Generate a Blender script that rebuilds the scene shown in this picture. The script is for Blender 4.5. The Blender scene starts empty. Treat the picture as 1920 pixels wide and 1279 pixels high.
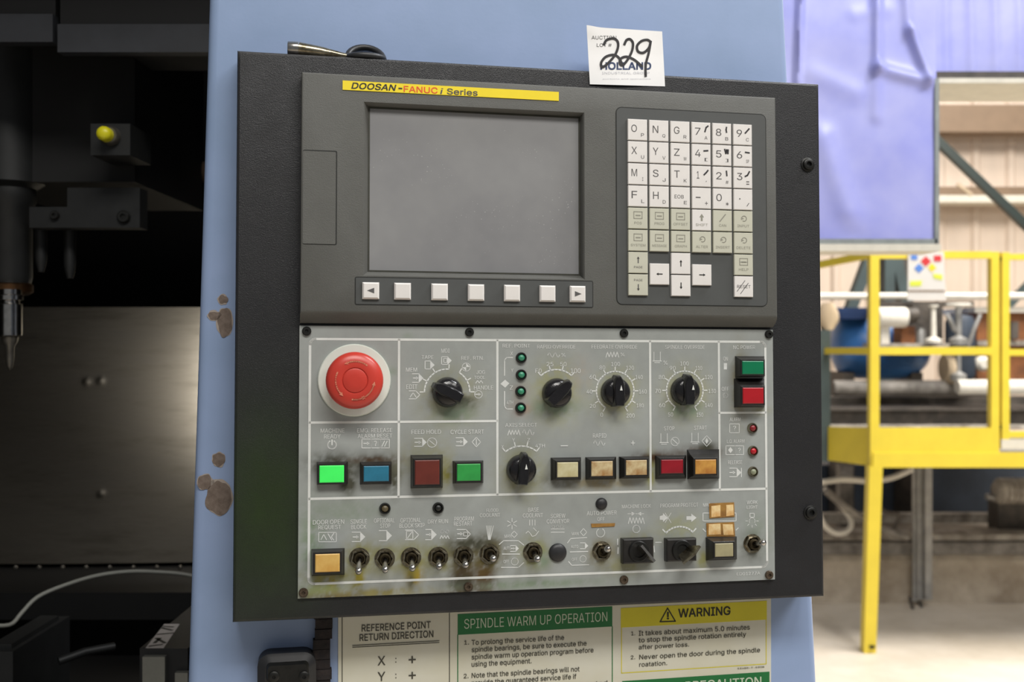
import bpy, bmesh, math, random
from mathutils import Matrix, Vector
random.seed(7)
scene = bpy.context.scene
COL = scene.collection

# ------------------------------------------------------------------ camera
F_PX = 2000.0
CAM_Z = 1.6
cam_d = bpy.data.cameras.new('camera'); cam = bpy.data.objects.new('camera', cam_d); COL.objects.link(cam)
cam.location = (0, 0, CAM_Z); cam.rotation_euler = (math.pi/2, 0, 0)
cam_d.sensor_width = 36.0; cam_d.lens = 36.0*F_PX/1920.0; cam_d.clip_start = 0.02; cam_d.clip_end = 100
cam_d.dof.use_dof = True; cam_d.dof.focus_distance = 0.87; cam_d.dof.aperture_fstop = 9.0
scene.camera = cam
# ------------------------------------------------------------------ world, lamps, exposure
world = bpy.data.worlds.new('hall_air'); scene.world = world; world.use_nodes = True
bg = world.node_tree.nodes['Background']; bg.inputs[0].default_value = (0.92, 0.96, 1.0, 1); bg.inputs[1].default_value = 0.20
def area(name, loc, target, sx, sy, power, color=(1, .97, .92)):
    l = bpy.data.lights.new(name, 'AREA'); l.shape = 'RECTANGLE'; l.size = sx; l.size_y = sy; l.energy = power; l.color = color
    o = bpy.data.objects.new(name, l); COL.objects.link(o); o.location = loc
    o.rotation_euler = (Vector(target)-Vector(loc)).to_track_quat('-Z', 'Y').to_euler()
    return o
area('hall_lamp_near', (0.35, -0.75, 3.5), (0.15, 0.75, 1.6), 1.5, 0.5, 48)
area('hall_lamp_side', (3.2, -1.6, 4.6), (0.2, 0.9, 1.6), 1.8, 1.0, 60)
area('hall_lamp_far', (3.4, 4.3, 5.8), (3.0, 5.6, 0.0), 3.0, 2.0, 540, (1, .96, .90))
area('hood_fill_light', (2.4, 0.9, 4.6), (1.2, 3.1, 2.2), 1.5, 0.6, 130, (.97, .98, 1))  # unseen light added to brighten the vinyl hood
area('sheet_fill_light', (-0.522, 1.86, 1.50), (-0.56, 2.10, 1.50), .03, .26, 1.7, (1, .95, .86))  # added light hidden behind the column, makes the bright patch on the guard sheet
area('plant_fill_light', (5.6, 6.2, 5.6), (3.0, 7.0, 0.4), 2.0, 1.0, 200, (1, .96, .90))  # unseen light added to lift the curb and plant under the deck
area('hall_lamp_wall', (4.2, 8.4, 5.8), (4.0, 11.0, 2.0), 3.0, 1.0, 120, (1, .94, .88))
scene.view_settings.view_transform = 'Standard'; scene.view_settings.look = 'None'
scene.view_settings.gamma = 1.0; scene.view_settings.use_curve_mapping = False
scene.view_settings.exposure = -0.12

# ------------------------------------------------------------------ frames of reference (metres)
def lin(c):
    return tuple((v/255/12.92 if v/255 <= .04045 else ((v/255+.055)/1.055)**2.4) for v in c)
class Frame:
    """a plane in the hall: u to the right, v up, w out of it"""
    def __init__(s, M): s.M = M; s.I = M.inverted()
    def px(s, x, y, w=0.0):
        o = s.I @ Vector((0, 0, CAM_Z)); d = (s.I.to_3x3() @ Vector(((x-960)/F_PX, 1, (639.5-y)/F_PX)))
        t = (w-o.z)/d.z; p = o+d*t
        return (p.x, p.y)
def axis_angle(rx, ry, rz):
    v = Vector((rx, ry, rz)); return Matrix.Rotation(v.length, 3, v.normalized())
CW = Matrix(((1, 0, 0), (0, 0, -1), (0, 1, 0)))           # camera axes -> hall axes
R_ = CW @ axis_angle(math.radians(-1.94), math.radians(11.29), math.radians(-0.165))
T_ = CW @ Vector((0.0266, 0.0040, -0.8705)) + Vector((0, 0, CAM_Z))
MP = Matrix.Translation(T_) @ R_.to_4x4()
PF = Frame(MP)                                              # the control panel
yaw = math.radians(11.29)
uC = Vector((math.cos(yaw), math.sin(yaw), 0)); wC = Vector((math.sin(yaw), -math.cos(yaw), 0)); vC = Vector((0, 0, 1))
oC = T_ - wC*0.034; oC.z = 0.0
MC = Matrix(((uC.x, vC.x, wC.x, oC.x), (uC.y, vC.y, wC.y, oC.y), (uC.z, vC.z, wC.z, oC.z), (0, 0, 0, 1)))
CF = Frame(MC)                                              # front of the machine column
HALL = Matrix.Identity(4)
def W(x, y, Y): return Vector(((x-960)/F_PX*Y, Y, CAM_Z+(639.5-y)/F_PX*Y))

# ------------------------------------------------------------------ materials
MATS = {}
def mat(name, rgb, rough=.5, metal=0.0, var=0.0, scale=30.0, bump=0.0, bscale=None, emit=0.0, alpha=1.0, attr=None, rgb2=None, stretch=None, spec=None, rvar=0.0, trans=0.0, detail=4.0):
    m = bpy.data.materials.new(name); m.use_nodes = True; nt = m.node_tree; b = nt.nodes['Principled BSDF']
    c = lin(rgb)+(1,)
    b.inputs['Base Color'].default_value = c; b.inputs['Roughness'].default_value = rough; b.inputs['Metallic'].default_value = metal
    if spec is not None: b.inputs['Specular IOR Level'].default_value = spec
    if emit: b.inputs['Emission Color'].default_value = c; b.inputs['Emission Strength'].default_value = emit
    if alpha < 1: b.inputs['Alpha'].default_value = alpha
    if trans: b.inputs['Transmission Weight'].default_value = trans
    N = nt.nodes.new; L = nt.links.new
    co = N('ShaderNodeTexCoord').outputs['Object']
    if stretch:
        mp = N('ShaderNodeMapping'); mp.inputs['Scale'].default_value = stretch; L(co, mp.inputs[0]); co = mp.outputs[0]
    if attr:
        a = N('ShaderNodeAttribute'); a.attribute_name = attr; src = a.outputs['Color']
    else: src = None
    if var or rgb2 or rvar:
        n = N('ShaderNodeTexNoise'); n.inputs['Scale'].default_value = scale; n.inputs['Detail'].default_value = detail; n.inputs['Roughness'].default_value = .65; L(co, n.inputs['Vector'])
        r = N('ShaderNodeMapRange'); r.inputs[1].default_value = .3; r.inputs[2].default_value = .7; L(n.outputs[0], r.inputs[0])
        if var or rgb2:
            mx = N('ShaderNodeMix'); mx.data_type = 'RGBA'; L(r.outputs[0], mx.inputs[0])
            if src is not None:
                mx.blend_type = 'MULTIPLY'; L(src, mx.inputs[6]); mx.inputs[7].default_value = (1-var,)*3+(1,)
            else:
                c2 = lin(rgb2) if rgb2 else tuple(v*(1-var) for v in c[:3])
                mx.inputs[6].default_value = c; mx.inputs[7].default_value = tuple(c2)+(1,)
            src = mx.outputs[2]
        if rvar:
            mr = N('ShaderNodeMapRange'); mr.inputs[3].default_value = max(.02, rough-rvar); mr.inputs[4].default_value = min(1, rough+rvar); L(r.outputs[0], mr.inputs[0]); L(mr.outputs[0], b.inputs['Roughness'])
    if src is not None:
        L(src, b.inputs['Base Color'])
    if bump:
        n2 = N('ShaderNodeTexNoise'); n2.inputs['Scale'].default_value = bscale or scale; n2.inputs['Detail'].default_value = 3; L(co, n2.inputs['Vector'])
        bp = N('ShaderNodeBump'); bp.inputs['Strength'].default_value = bump; bp.inputs['Distance'].default_value = .001; L(n2.outputs[0], bp.inputs['Height']); L(bp.outputs[0], b.inputs['Normal'])
    MATS[name] = m
    return m
mat('blue_paint', (148, 167, 204), .42, rgb2=(134, 155, 188), scale=7, bump=.05, bscale=300)
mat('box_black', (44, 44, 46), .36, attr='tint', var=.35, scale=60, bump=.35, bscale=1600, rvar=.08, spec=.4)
mat('black_plain', (38, 38, 40), .45, var=.3, scale=40)
mat('bezel_grey', (88, 88, 84), .55, var=.12, scale=45, bump=.25, bscale=1500)
mat('bezel_dark', (76, 78, 77), .55, var=.14, scale=25)
mat('line_dark', (30, 31, 28), .7)
mat('screen', (142, 142, 142), .36, rgb2=(120, 120, 122), scale=9, rvar=.08, spec=.6)
mat('screen_rim', (58, 58, 48), .6, var=.4, scale=60)
mat('key_white', (226, 222, 218), .45, var=.07, scale=40)
mat('key_beige', (196, 195, 178), .5, var=.08, scale=40)
mat('key_ink', (84, 82, 82), .7)
mat('key_ink_pale', (140, 138, 126), .7)
mat('marker', (48, 46, 48), .7)
mat('label_yellow', (240, 216, 40), .4, var=.06, scale=60)
mat('ink_black', (38, 38, 34), .6)
mat('ink_red', (226, 84, 44), .6)
mat('plate_grey', (150, 154, 150), .46, attr='tint', var=.10, scale=55, rvar=.06)
mat('print_white', (222, 224, 220), .55, var=.08, scale=120)
mat('print_faded', (220, 222, 219), .55, var=.16, scale=160)
mat('estop_red', (196, 60, 48), .33, var=.12, scale=30)
mat('estop_collar', (222, 226, 216), .45, var=.05, scale=40)
mat('estop_arrow', (214, 150, 120), .5, rgb2=(196, 70, 50), scale=160)
mat('button_black', (36, 34, 32), .38, var=.45, scale=90)
mat('lens_green_lit', (62, 226, 92), .35, emit=.35, var=.1, scale=90)
mat('lens_blue', (44, 118, 146), .35, var=.2, scale=80)
mat('lens_brown', (106, 44, 34), .4, var=.25, scale=60)
mat('lens_green', (52, 158, 74), .35, var=.2, scale=80)
mat('lens_cream', (206, 200, 164), .4, rgb2=(178, 166, 120), scale=70)
mat('lens_rusty', (214, 200, 158), .4, rgb2=(150, 104, 50), scale=75)
mat('lens_red_dark', (150, 22, 36), .35, var=.25, scale=80)
mat('lens_amber', (210, 160, 78), .4, rgb2=(160, 100, 40), scale=70)
mat('lens_amber_pale', (216, 180, 104), .4, rgb2=(196, 148, 70), scale=45)
mat('lens_green_deep', (4, 116, 76), .33, var=.1, scale=80)
mat('lens_red', (174, 24, 34), .33, var=.1, scale=80)
mat('lens_olive', (168, 160, 124), .4, var=.2, scale=70)
mat('tape_burnt', (244, 224, 172), .45, rgb2=(206, 150, 78), scale=70)
mat('tape_brown', (172, 130, 62), .5, rgb2=(128, 88, 40), scale=90)
mat('knob_black', (30, 29, 31), .2, var=.4, scale=90, bump=.2, bscale=500)
mat('led_green', (58, 138, 106), .3)
mat('led_red', (130, 34, 40), .3)
mat('led_red_bright', (178, 28, 40), .3)
mat('led_clear', (138, 142, 118), .35)
mat('led_brown', (92, 82, 58), .4)
mat('led_black', (26, 28, 26), .4)
mat('chrome', (196, 192, 186), .22, metal=1.0, var=.35, scale=120)
mat('chrome_dirty', (186, 178, 156), .26, metal=1.0, rgb2=(96, 84, 60), scale=160)
mat('bushing_grimy', (84, 74, 54), .4, metal=.8, rgb2=(40, 34, 24), scale=160)
mat('steel_dull', (120, 116, 108), .45, metal=.8, var=.4, scale=80)
mat('screw_dark', (42, 42, 40), .4, metal=.5, var=.4, scale=200)
mat('screw_rusty', (110, 96, 80), .45, metal=.6, rgb2=(60, 46, 34), scale=300)
mat('key_brown', (82, 64, 50), .45, metal=.6, var=.3, scale=120)
mat('paper_white', (244, 243, 242), .7, var=.03, scale=60)
mat('ink_blue', (76, 88, 122), .7)
mat('ink_pale', (196, 196, 202), .7)
mat('sign_cream', (216, 214, 200), .5, rgb2=(208, 204, 182), scale=12)
mat('sign_green', (24, 112, 56), .5, var=.1, scale=30)
mat('sign_yellow', (220, 208, 44), .5, var=.1, scale=30)
mat('sign_mint', (196, 208, 184), .5)
mat('sign_text', (66, 64, 54), .6)
mat('rust_spot', (128, 114, 104), .7, rgb2=(96, 82, 72), scale=160)
mat('rust_rim', (172, 160, 150), .7, var=.2, scale=160)
mat('gasket', (26, 24, 26), .9, rgb2=(46, 38, 36), scale=140, bump=.8, bscale=260)
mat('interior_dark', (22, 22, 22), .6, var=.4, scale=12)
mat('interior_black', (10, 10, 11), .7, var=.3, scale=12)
mat('header_grey', (50, 52, 57), .6, var=.3, scale=20)
mat('stainless', (146, 140, 130), .54, metal=1.0, rgb2=(96, 92, 84), scale=5, stretch=(1.0, 6.0, 1.0), rvar=.1)
mat('cast_grey', (34, 35, 35), .5, metal=.2, var=.4, scale=40)
mat('spindle_nose', (104, 74, 48), .35, metal=.9, var=.4, scale=60)
mat('button_yellow', (214, 206, 30), .35)
mat('cable_grey', (128, 128, 120), .6)
mat('aluminium', (140, 140, 132), .4, metal=.6, var=.25, scale=30)
mat('decal_white', (160, 154, 150), .6)
mat('blue_vinyl', (150, 154, 222), .40, rgb2=(176, 178, 228), scale=4, bump=.1, bscale=20, rvar=.08)
mat('vinyl_edge', (146, 152, 150), .5, var=.3, scale=20)
mat('cream_edge', (222, 216, 200), .6, var=.15, scale=20)
mat('wall_tan', (222, 204, 186), .6, var=.10, scale=1.2, stretch=(6, 6, .6))
mat('girt_tan', (184, 160, 128), .6, var=.15, scale=5)
mat('girt_brown', (132, 110, 88), .6, var=.15, scale=5)
mat('brace_green', (34, 46, 42), .5, var=.2, scale=8)
mat('rail_yellow', (230, 206, 64), .42, var=.10, scale=8)
mat('floor_concrete', (226, 216, 202), .5, rgb2=(190, 178, 160), scale=1.6, rvar=.1, detail=6)
mat('curb_concrete', (196, 184, 166), .75, rgb2=(142, 128, 110), scale=4, bump=.4, bscale=25)
mat('ledge_dirty', (186, 178, 166), .7, rgb2=(98, 88, 78), scale=9)
mat('tank_blue', (70, 130, 196), .35, rgb2=(36, 84, 146), scale=3)
mat('tank_blue_dark', (24, 50, 92), .4, var=.4, scale=4)
mat('pipe_white', (226, 220, 208), .5, var=.18, scale=10)
mat('pipe_dirty', (150, 144, 136), .6, rgb2=(84, 78, 72), scale=9)
mat('machine_dark', (50, 46, 42), .6, rgb2=(92, 84, 76), scale=11)
mat('machine_blue_dark', (56, 66, 80), .6, var=.4, scale=6)
mat('galvanised', (166, 164, 160), .45, metal=.5, var=.35, scale=14)
mat('rust_brown', (156, 98, 54), .7, rgb2=(104, 64, 38), scale=9)
mat('frame_green', (68, 82, 82), .6, var=.3, scale=6)
mat('tarp_tan', (196, 176, 148), .8, var=.2, scale=10)
mat('hazard_white', (214, 210, 204), .6, var=.06, scale=8)
mat('haz_blue', (84, 128, 200), .6); mat('haz_red', (200, 48, 52), .6); mat('haz_yellow', (232, 204, 40), .6); mat('haz_lime', (206, 214, 70), .6)

def dusty_screen():
    m = MATS['screen']; nt = m.node_tree; b = nt.nodes['Principled BSDF']; N = nt.nodes.new; L = nt.links.new
    src = b.inputs['Base Color'].links[0].from_socket; tc = N('ShaderNodeTexCoord').outputs['Object']
    v = N('ShaderNodeTexVoronoi'); v.inputs['Scale'].default_value = 330; L(tc, v.inputs['Vector'])
    g = N('ShaderNodeTexNoise'); g.inputs['Scale'].default_value = 22; L(tc, g.inputs['Vector'])
    r = N('ShaderNodeMapRange'); r.inputs[1].default_value = .16; r.inputs[2].default_value = .08; L(v.outputs['Distance'], r.inputs[0])
    r2 = N('ShaderNodeMapRange'); r2.inputs[1].default_value = .5; r2.inputs[2].default_value = .68; r2.inputs[4].default_value = .5; L(g.outputs[0], r2.inputs[0])
    mu = N('ShaderNodeMath'); mu.operation = 'MULTIPLY'; L(r.outputs[0], mu.inputs[0]); L(r2.outputs[0], mu.inputs[1])
    mx = N('ShaderNodeMix'); mx.data_type = 'RGBA'; L(mu.outputs[0], mx.inputs[0]); L(src, mx.inputs[6]); mx.inputs[7].default_value = lin((206, 206, 204))+(1,); L(mx.outputs[2], b.inputs['Base Color'])
dusty_screen()

# ------------------------------------------------------------------ mesh building
class MB:
    def __init__(s): s.v = []; s.f = []
    def add(s, vs, fs):
        n = len(s.v); s.v += [tuple(p) for p in vs]; s.f += [tuple(i+n for i in f) for f in fs]; return s
    def box(s, x0, y0, z0, x1, y1, z1, b=0.0):
        """box; with b its edges on the +z side are chamfered"""
        if b <= 0:
            vs = [(x0, y0, z0), (x1, y0, z0), (x1, y1, z0), (x0, y1, z0), (x0, y0, z1), (x1, y0, z1), (x1, y1, z1), (x0, y1, z1)]
            return s.add(vs, [(3, 2, 1, 0), (4, 5, 6, 7), (0, 1, 5, 4), (1, 2, 6, 5), (2, 3, 7, 6), (3, 0, 4, 7)])
        k = b*.29
        s.loft([rect(x0, y0, x1, y1, z0), rect(x0, y0, x1, y1, z1-b), rect(x0+k, y0+k, x1-k, y1-k, z1-k), rect(x0+b, y0+b, x1-b, y1-b, z1)])
        return s
    def loft(s, rings, cap0=True, cap1=True):
        n = len(rings[0]); base = len(s.v); fs = []
        for r in rings: s.v += [tuple(p) for p in r]
        for i in range(len(rings)-1):
            for j in range(n):
                a = base+i*n+j; b = base+i*n+(j+1) % n
                fs.append((a, b, b+n, a+n))
        if cap0: fs.append(tuple(base+j for j in reversed(range(n))))
        if cap1: fs.append(tuple(base+(len(rings)-1)*n+j for j in range(n)))
        s.f += fs; return s
    def lathe(s, cx, cy, prof, n=24, a0=0.0, cap0=False):
        rings = [[(cx+r*math.cos(a0+2*math.pi*j/n), cy+r*math.sin(a0+2*math.pi*j/n), z) for j in range(n)] for r, z in prof]
        return s.loft(rings, cap0, True)
    def tube(s, pts, rad, n=10, caps=True):
        pts = [Vector(p) for p in pts]; m = len(pts)
        rads = rad if isinstance(rad, (list, tuple)) else [rad]*m
        rings = []; up = None
        for i, p in enumerate(pts):
            t = (pts[min(i+1, m-1)]-pts[max(i-1, 0)]).normalized()
            if up is None:
                up = Vector((0, 0, 1)) if abs(t.z) < .9 else Vector((1, 0, 0))
            x = up.cross(t).normalized(); y = t.cross(x).normalized(); up = y
            rings.append([p+(x*math.cos(2*math.pi*j/n)+y*math.sin(2*math.pi*j/n))*rads[i] for j in range(n)])
        return s.loft(rings, caps, caps)
    def bar(s, a, b, wx, wy, up=(0, 0, 1)):
        a = Vector(a); b = Vector(b); t = (b-a).normalized(); x = t.cross(Vector(up)).normalized(); y = x.cross(t).normalized()
        q = [x*wx/2*i+y*wy/2*j for i, j in ((-1, -1), (1, -1), (1, 1), (-1, 1))]
        return s.loft([[a+d for d in q], [b+d for d in q]])
    def ribbon(s, pts, w, z, closed=False):
        pts = [Vector((p[0], p[1])) for p in pts]; n = len(pts); m = n if closed else n-1
        for i in range(m):
            a = pts[i]; b = pts[(i+1) % n]; d = b-a
            if d.length < 1e-9: continue
            d.normalize(); nn = Vector((-d.y, d.x))*w/2; e = d*w*.35
            s.add([(*(a-e-nn), z), (*(b+e-nn), z), (*(b+e+nn), z), (*(a-e+nn), z)], [(0, 1, 2, 3)])
        return s
    def poly(s, pts, z0, z1=None):
        """flat polygon, or prism between z0 and z1"""
        if z1 is None: return s.add([(p[0], p[1], z0) for p in pts], [tuple(range(len(pts)))])
        return s.loft([[(p[0], p[1], z0) for p in pts], [(p[0], p[1], z1) for p in pts]])
    def text(s, txt, cx, cy, w, h, z, rot=0.0, bold=0.0):
        vs, fs = text_mesh(txt)
        if not vs: return s
        x0 = min(v[0] for v in vs); x1 = max(v[0] for v in vs); y0 = min(v[1] for v in vs); y1 = max(v[1] for v in vs)
        sx = w/max(x1-x0, 1e-6); sy = h/max(y1-y0, 1e-6); ca, sa = math.cos(rot), math.sin(rot); out = []
        for v in vs:
            x = (v[0]-(x0+x1)/2)*sx; y = (v[1]-(y0+y1)/2)*sy
            out.append((cx+x*ca-y*sa, cy+x*sa+y*ca, z))
        s.add(out, fs)
        if bold:                                             # heavier face: printed again a hair to the side and above
            k = abs(h)*bold*1.6
            for i_, (a_, b_) in enumerate(((k, 0), (0, k), (k, k))): s.add([(p[0]+a_, p[1]+b_, p[2]+4e-5*(i_+1)) for p in out], fs)
        return s
def rect(x0, y0, x1, y1, z): return [(x0, y0, z), (x1, y0, z), (x1, y1, z), (x0, y1, z)]
def rrect(x0, y0, x1, y1, r, n=5):
    out = []
    for cx, cy, a in ((x1-r, y0+r, -90), (x1-r, y1-r, 0), (x0+r, y1-r, 90), (x0+r, y0+r, 180)):
        for i in range(n+1):
            t = math.radians(a+90*i/n); out.append((cx+r*math.cos(t), cy+r*math.sin(t)))
    return out
def circ(cx, cy, r, n=24, a0=0, a1=360):
    full = abs(a1-a0) >= 360; m = n if full else n+1
    return [(cx+r*math.cos(math.radians(a0+(a1-a0)*i/n)), cy+r*math.sin(math.radians(a0+(a1-a0)*i/n))) for i in range(m)]
import os
_tc = {}
try:                                                         # Blender's own interface typeface, else its built-in one
    FONT = bpy.data.fonts.load(os.path.join(bpy.utils.resource_path('LOCAL'), 'datafiles', 'fonts', 'Inter.woff2'))
except Exception:
    FONT = None
from mathutils.geometry import delaunay_2d_cdt
_gc = {}
def _fill(loops):
    """triangles of overlapping outlines by winding number, glyph by glyph"""
    x0 = min(p[0] for l in loops for p in l); y0 = min(p[1] for l in loops for p in l)
    key = tuple((round(p[0]-x0, 2), round(p[1]-y0, 2)) for l in loops for p in l)
    if key not in _gc:
        pts = []; ed = []
        for l in loops:
            k = len(pts); pts += [Vector((p[0]-x0, p[1]-y0)) for p in l]; ed += [(k+i, k+(i+1) % len(l)) for i in range(len(l))]
        vo, _, fo = delaunay_2d_cdt(pts, ed, [], 0, 1e-4)[:3]; keep = []
        for f in fo:
            c = sum((vo[i] for i in f), Vector((0, 0)))/len(f); wn = 0
            for a, b in ed:
                p, q = pts[a], pts[b]
                if (p.y <= c.y) != (q.y <= c.y):
                    if p.x+(c.y-p.y)/(q.y-p.y)*(q.x-p.x) > c.x: wn += 1 if q.y > p.y else -1
            if wn: keep.append(tuple(f))
        _gc[key] = ([(v.x, v.y) for v in vo], keep)
    vo, fo = _gc[key]
    return [(x+x0, y+y0, 0.0) for x, y in vo], fo
def text_mesh(txt):
    if txt not in _tc:
        c = bpy.data.curves.new('lettering', 'FONT'); c.body = txt; c.size = 40.0; c.resolution_u = 3
        if FONT: c.font = FONT; c.fill_mode = 'NONE'
        o = bpy.data.objects.new('lettering', c); me = bpy.data.meshes.new_from_object(o)
        co = [tuple(v.co) for v in me.vertices]
        if not FONT: _tc[txt] = (co, [tuple(p.vertices) for p in me.polygons])
        else:
            nb = {}; seen = set(); loops = []
            for e_ in me.edges:
                a, b = e_.vertices; nb.setdefault(a, []).append(b); nb.setdefault(b, []).append(a)
            for a in range(len(co)):
                if a in seen or a not in nb: continue
                L = [a]; seen.add(a); cur = a
                while True:
                    nx = [q for q in sorted(nb[cur]) if q not in seen]
                    if not nx: break
                    cur = nx[0]; seen.add(cur); L.append(cur)
                if len(L) > 2: loops.append([co[i] for i in L])
            loops.sort(key=lambda l: min(p[0] for p in l)); groups = []; right = -1e9
            for l in loops:                                    # outlines that overlap sideways belong to one glyph
                if min(p[0] for p in l) < right-.05: groups[-1].append(l)
                else: groups.append([l]); right = -1e9
                right = max(right, max(p[0] for p in l))
            V = []; F = []
            for g in groups:
                v, f = _fill(g); k = len(V); V += v; F += [tuple(i+k for i in q) for q in f]
            _tc[txt] = (V, F)
        bpy.data.objects.remove(o); bpy.data.curves.remove(c); bpy.data.meshes.remove(me)
    return _tc[txt]

ORG = {}
def thing(name, label, cat, M=HALL, base=(0, 0, 0), group=None, kind=None):
    o = bpy.data.objects.new(name, None); o.empty_display_size = .05; COL.objects.link(o)
    o.matrix_world = M @ Matrix.Translation(Vector(base)); ORG[o.name] = Vector(base)
    o['label'] = label; o['category'] = cat
    if group: o['group'] = group
    if kind: o['kind'] = kind
    return o
def part(name, mb, m, parent=None, org=None, M=None, smooth=0, label=None, cat=None, group=None, kind=None):
    """one mesh object; vertices are given in the frame of its thing, its origin is moved to org"""
    if org is None:
        n = len(mb.v); org = tuple((min(p[i] for p in mb.v)+max(p[i] for p in mb.v))/2 for i in range(3))
    org = Vector(org)
    me = bpy.data.meshes.new(name); me.from_pydata([(p[0]-org.x, p[1]-org.y, p[2]-org.z) for p in mb.v], [], mb.f); me.update()
    if not isinstance(m, (list, tuple)): m = [m]
    for q in m: me.materials.append(MATS[q])
    o = bpy.data.objects.new(name, me); COL.objects.link(o); ORG[o.name] = org
    if smooth:
        me.polygons.foreach_set('use_smooth', [True]*len(me.polygons)); me.set_sharp_from_angle(angle=math.radians(smooth))
    if parent is not None: o.parent = parent; o.location = org-ORG[parent.name]
    else: o.matrix_world = (M or HALL) @ Matrix.Translation(org)
    if label: o['label'] = label
    if cat: o['category'] = cat
    if group: o['group'] = group
    if kind: o['kind'] = kind
    return o
def clone(src, parent, org, name=None):
    o = src.copy(); COL.objects.link(o)
    if name: o.name = name
    o.parent = parent; ORG[o.name] = Vector(org); o.location = Vector(org)-ORG[parent.name]
    return o
def paint(o, fn):
    """base colour of a finished panel with its own stains or tint, one colour per vertex"""
    me = o.data; at = me.color_attributes.new('tint', 'FLOAT_COLOR', 'POINT'); org = ORG[o.name]; buf = []
    for v in me.vertices: buf += list(fn(v.co.x+org.x, v.co.y+org.y))+[1.0]
    at.data.foreach_set('color', buf)
from mathutils import noise as mn
def nz(x, y, s, seed=0): return mn.noise(Vector((x*s, y*s, seed*7.3)))

# ================================================================== THE HALL
b = MB(); b.box(-6, -5, -.2, 14, 14, 0); part('floor', b, 'floor_concrete', kind='structure', label='pale stained concrete floor of the workshop')
b = MB()                                                     # ribbed sheet wall far behind
x = -2.0
prof = []
while x < 13:
    prof += [(x, 11.0), (x+.24, 11.0), (x+.27, 10.96), (x+.32, 10.96), (x+.35, 11.0)]; x += .36
n = len(prof)
vs = [(p[0], p[1], 0) for p in prof]+[(p[0], p[1], 7) for p in prof]
b.add(vs, [(i, i+1, i+1+n, i+n) for i in range(n-1)])
b.box(-2, 11.02, 0, 13, 11.2, 7)
part('wall_back', b, 'wall_tan', kind='structure', label='tan ribbed metal wall at the back of the hall')
def wbox(b, x0, y0, x1, y1, Y, dep):
    p = W(x0, y1, Y); q = W(x1, y0, Y); return b.box(p.x, Y, p.z, q.x, Y+dep, q.z)
b = MB(); wbox(b, 1300, 196, 2300, 247, 10.6, .25); part('trim_1', b, 'girt_brown', kind='structure', label='brown steel girt high on the back wall')
b = MB(); wbox(b, 1300, 350, 2300, 366, 10.7, .2); part('trim_2', b, 'girt_brown', kind='structure', label='narrow brown wall girt')
b = MB(); wbox(b, 1300, 366, 2300, 379, 10.6, .3); part('trim_3', b, 'cream_edge', kind='structure', label='pale pipe-like wall girt')
# concrete curb behind the platform
b = MB(); p = W(1300, 1132, 6.5); q = W(2200, 1042, 6.5)
b.loft([[(p.x, 6.5, 0), (q.x, 6.5, 0), (q.x, 10.8, 0), (p.x, 10.8, 0)], [(p.x, 6.5, q.z-.03), (q.x, 6.5, q.z-.03), (q.x, 10.8, q.z-.03), (p.x, 10.8, q.z-.03)], [(p.x, 6.53, q.z), (q.x, 6.53, q.z), (q.x, 10.8, q.z), (p.x, 10.8, q.z)]])
part('curb', b, 'curb_concrete', kind='structure', label='stained concrete curb under the plant')
CURB_Z = q.z
# ================================================================== THE MACHINE
S = 0.87/F_PX                                                # metres on the panel for one photo pixel
P = PF.px; C = CF.px
c0 = C(372, 640); mach = thing('milling_machine', 'pale blue painted machining centre with dark open work area', 'machine', MC, (c0[0]+.25, 0, -.1))
# --- tapered front column, rounded front edges
b = MB(); rings = []
def colx(z, side):                                           # left/right edge of the column at height z
    (xa, ya), (xb, yb) = (C(392, 0), C(352, 1279)) if side < 0 else (C(1474, 0), C(1535, 1279))
    return xa+(xb-xa)*(z-ya)/(yb-ya)
zt, zb = C(900, -260)[1], 1.25
for z in (0.0, zb, zt):
    zz = max(z, zb); l, r = colx(zz, -1), colx(zz, 1); R = .008
    ring = [(l, z, -.30)]+[(l+R-R*math.cos(t), z, -R+R*math.sin(t)) for t in [i*math.pi/8 for i in range(5)]]+[(r-R+R*math.sin(t), z, -R+R*math.cos(t)) for t in [i*math.pi/8 for i in range(5)]]+[(r, z, -.30)]
    rings.append(list(reversed(ring)))
b.loft(rings)
part('front_column', b, 'blue_paint', mach, smooth=35, label='pale blue painted sheet metal column')
# --- rust spots where paint has come off
def blob(mb, x, y, rx, ry, z, n=44, j=.12, seed=0):
    cx, cy = C(x, y); mb.poly([(cx+rx*S*math.cos(t)*(1+j*mn.noise(Vector((math.cos(t)*1.5, math.sin(t)*1.5, seed)))), cy+ry*S*math.sin(t)*(1+j*mn.noise(Vector((math.cos(t)*1.5, math.sin(t)*1.5, seed))))) for t in [2*math.pi*i/n for i in range(n)]], z-.0003, z)
for k, (x, y, rx, ry) in enumerate([(418, 562, 8, 8), (422, 604, 14, 25), (402, 592, 11, 8), (410, 861, 11, 12), (384, 904, 13, 14), (411, 933, 23, 31)]):
    b = MB(); blob(b, x, y, rx+1.5, ry+1.5, .0003, seed=k, j=.25); sp = part('paint_chip', b, 'rust_rim', mach)
    b = MB(); blob(b, x, y, rx, ry, .0005, seed=k+9, j=.3); part('rust_core', b, 'rust_spot', sp)
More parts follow.
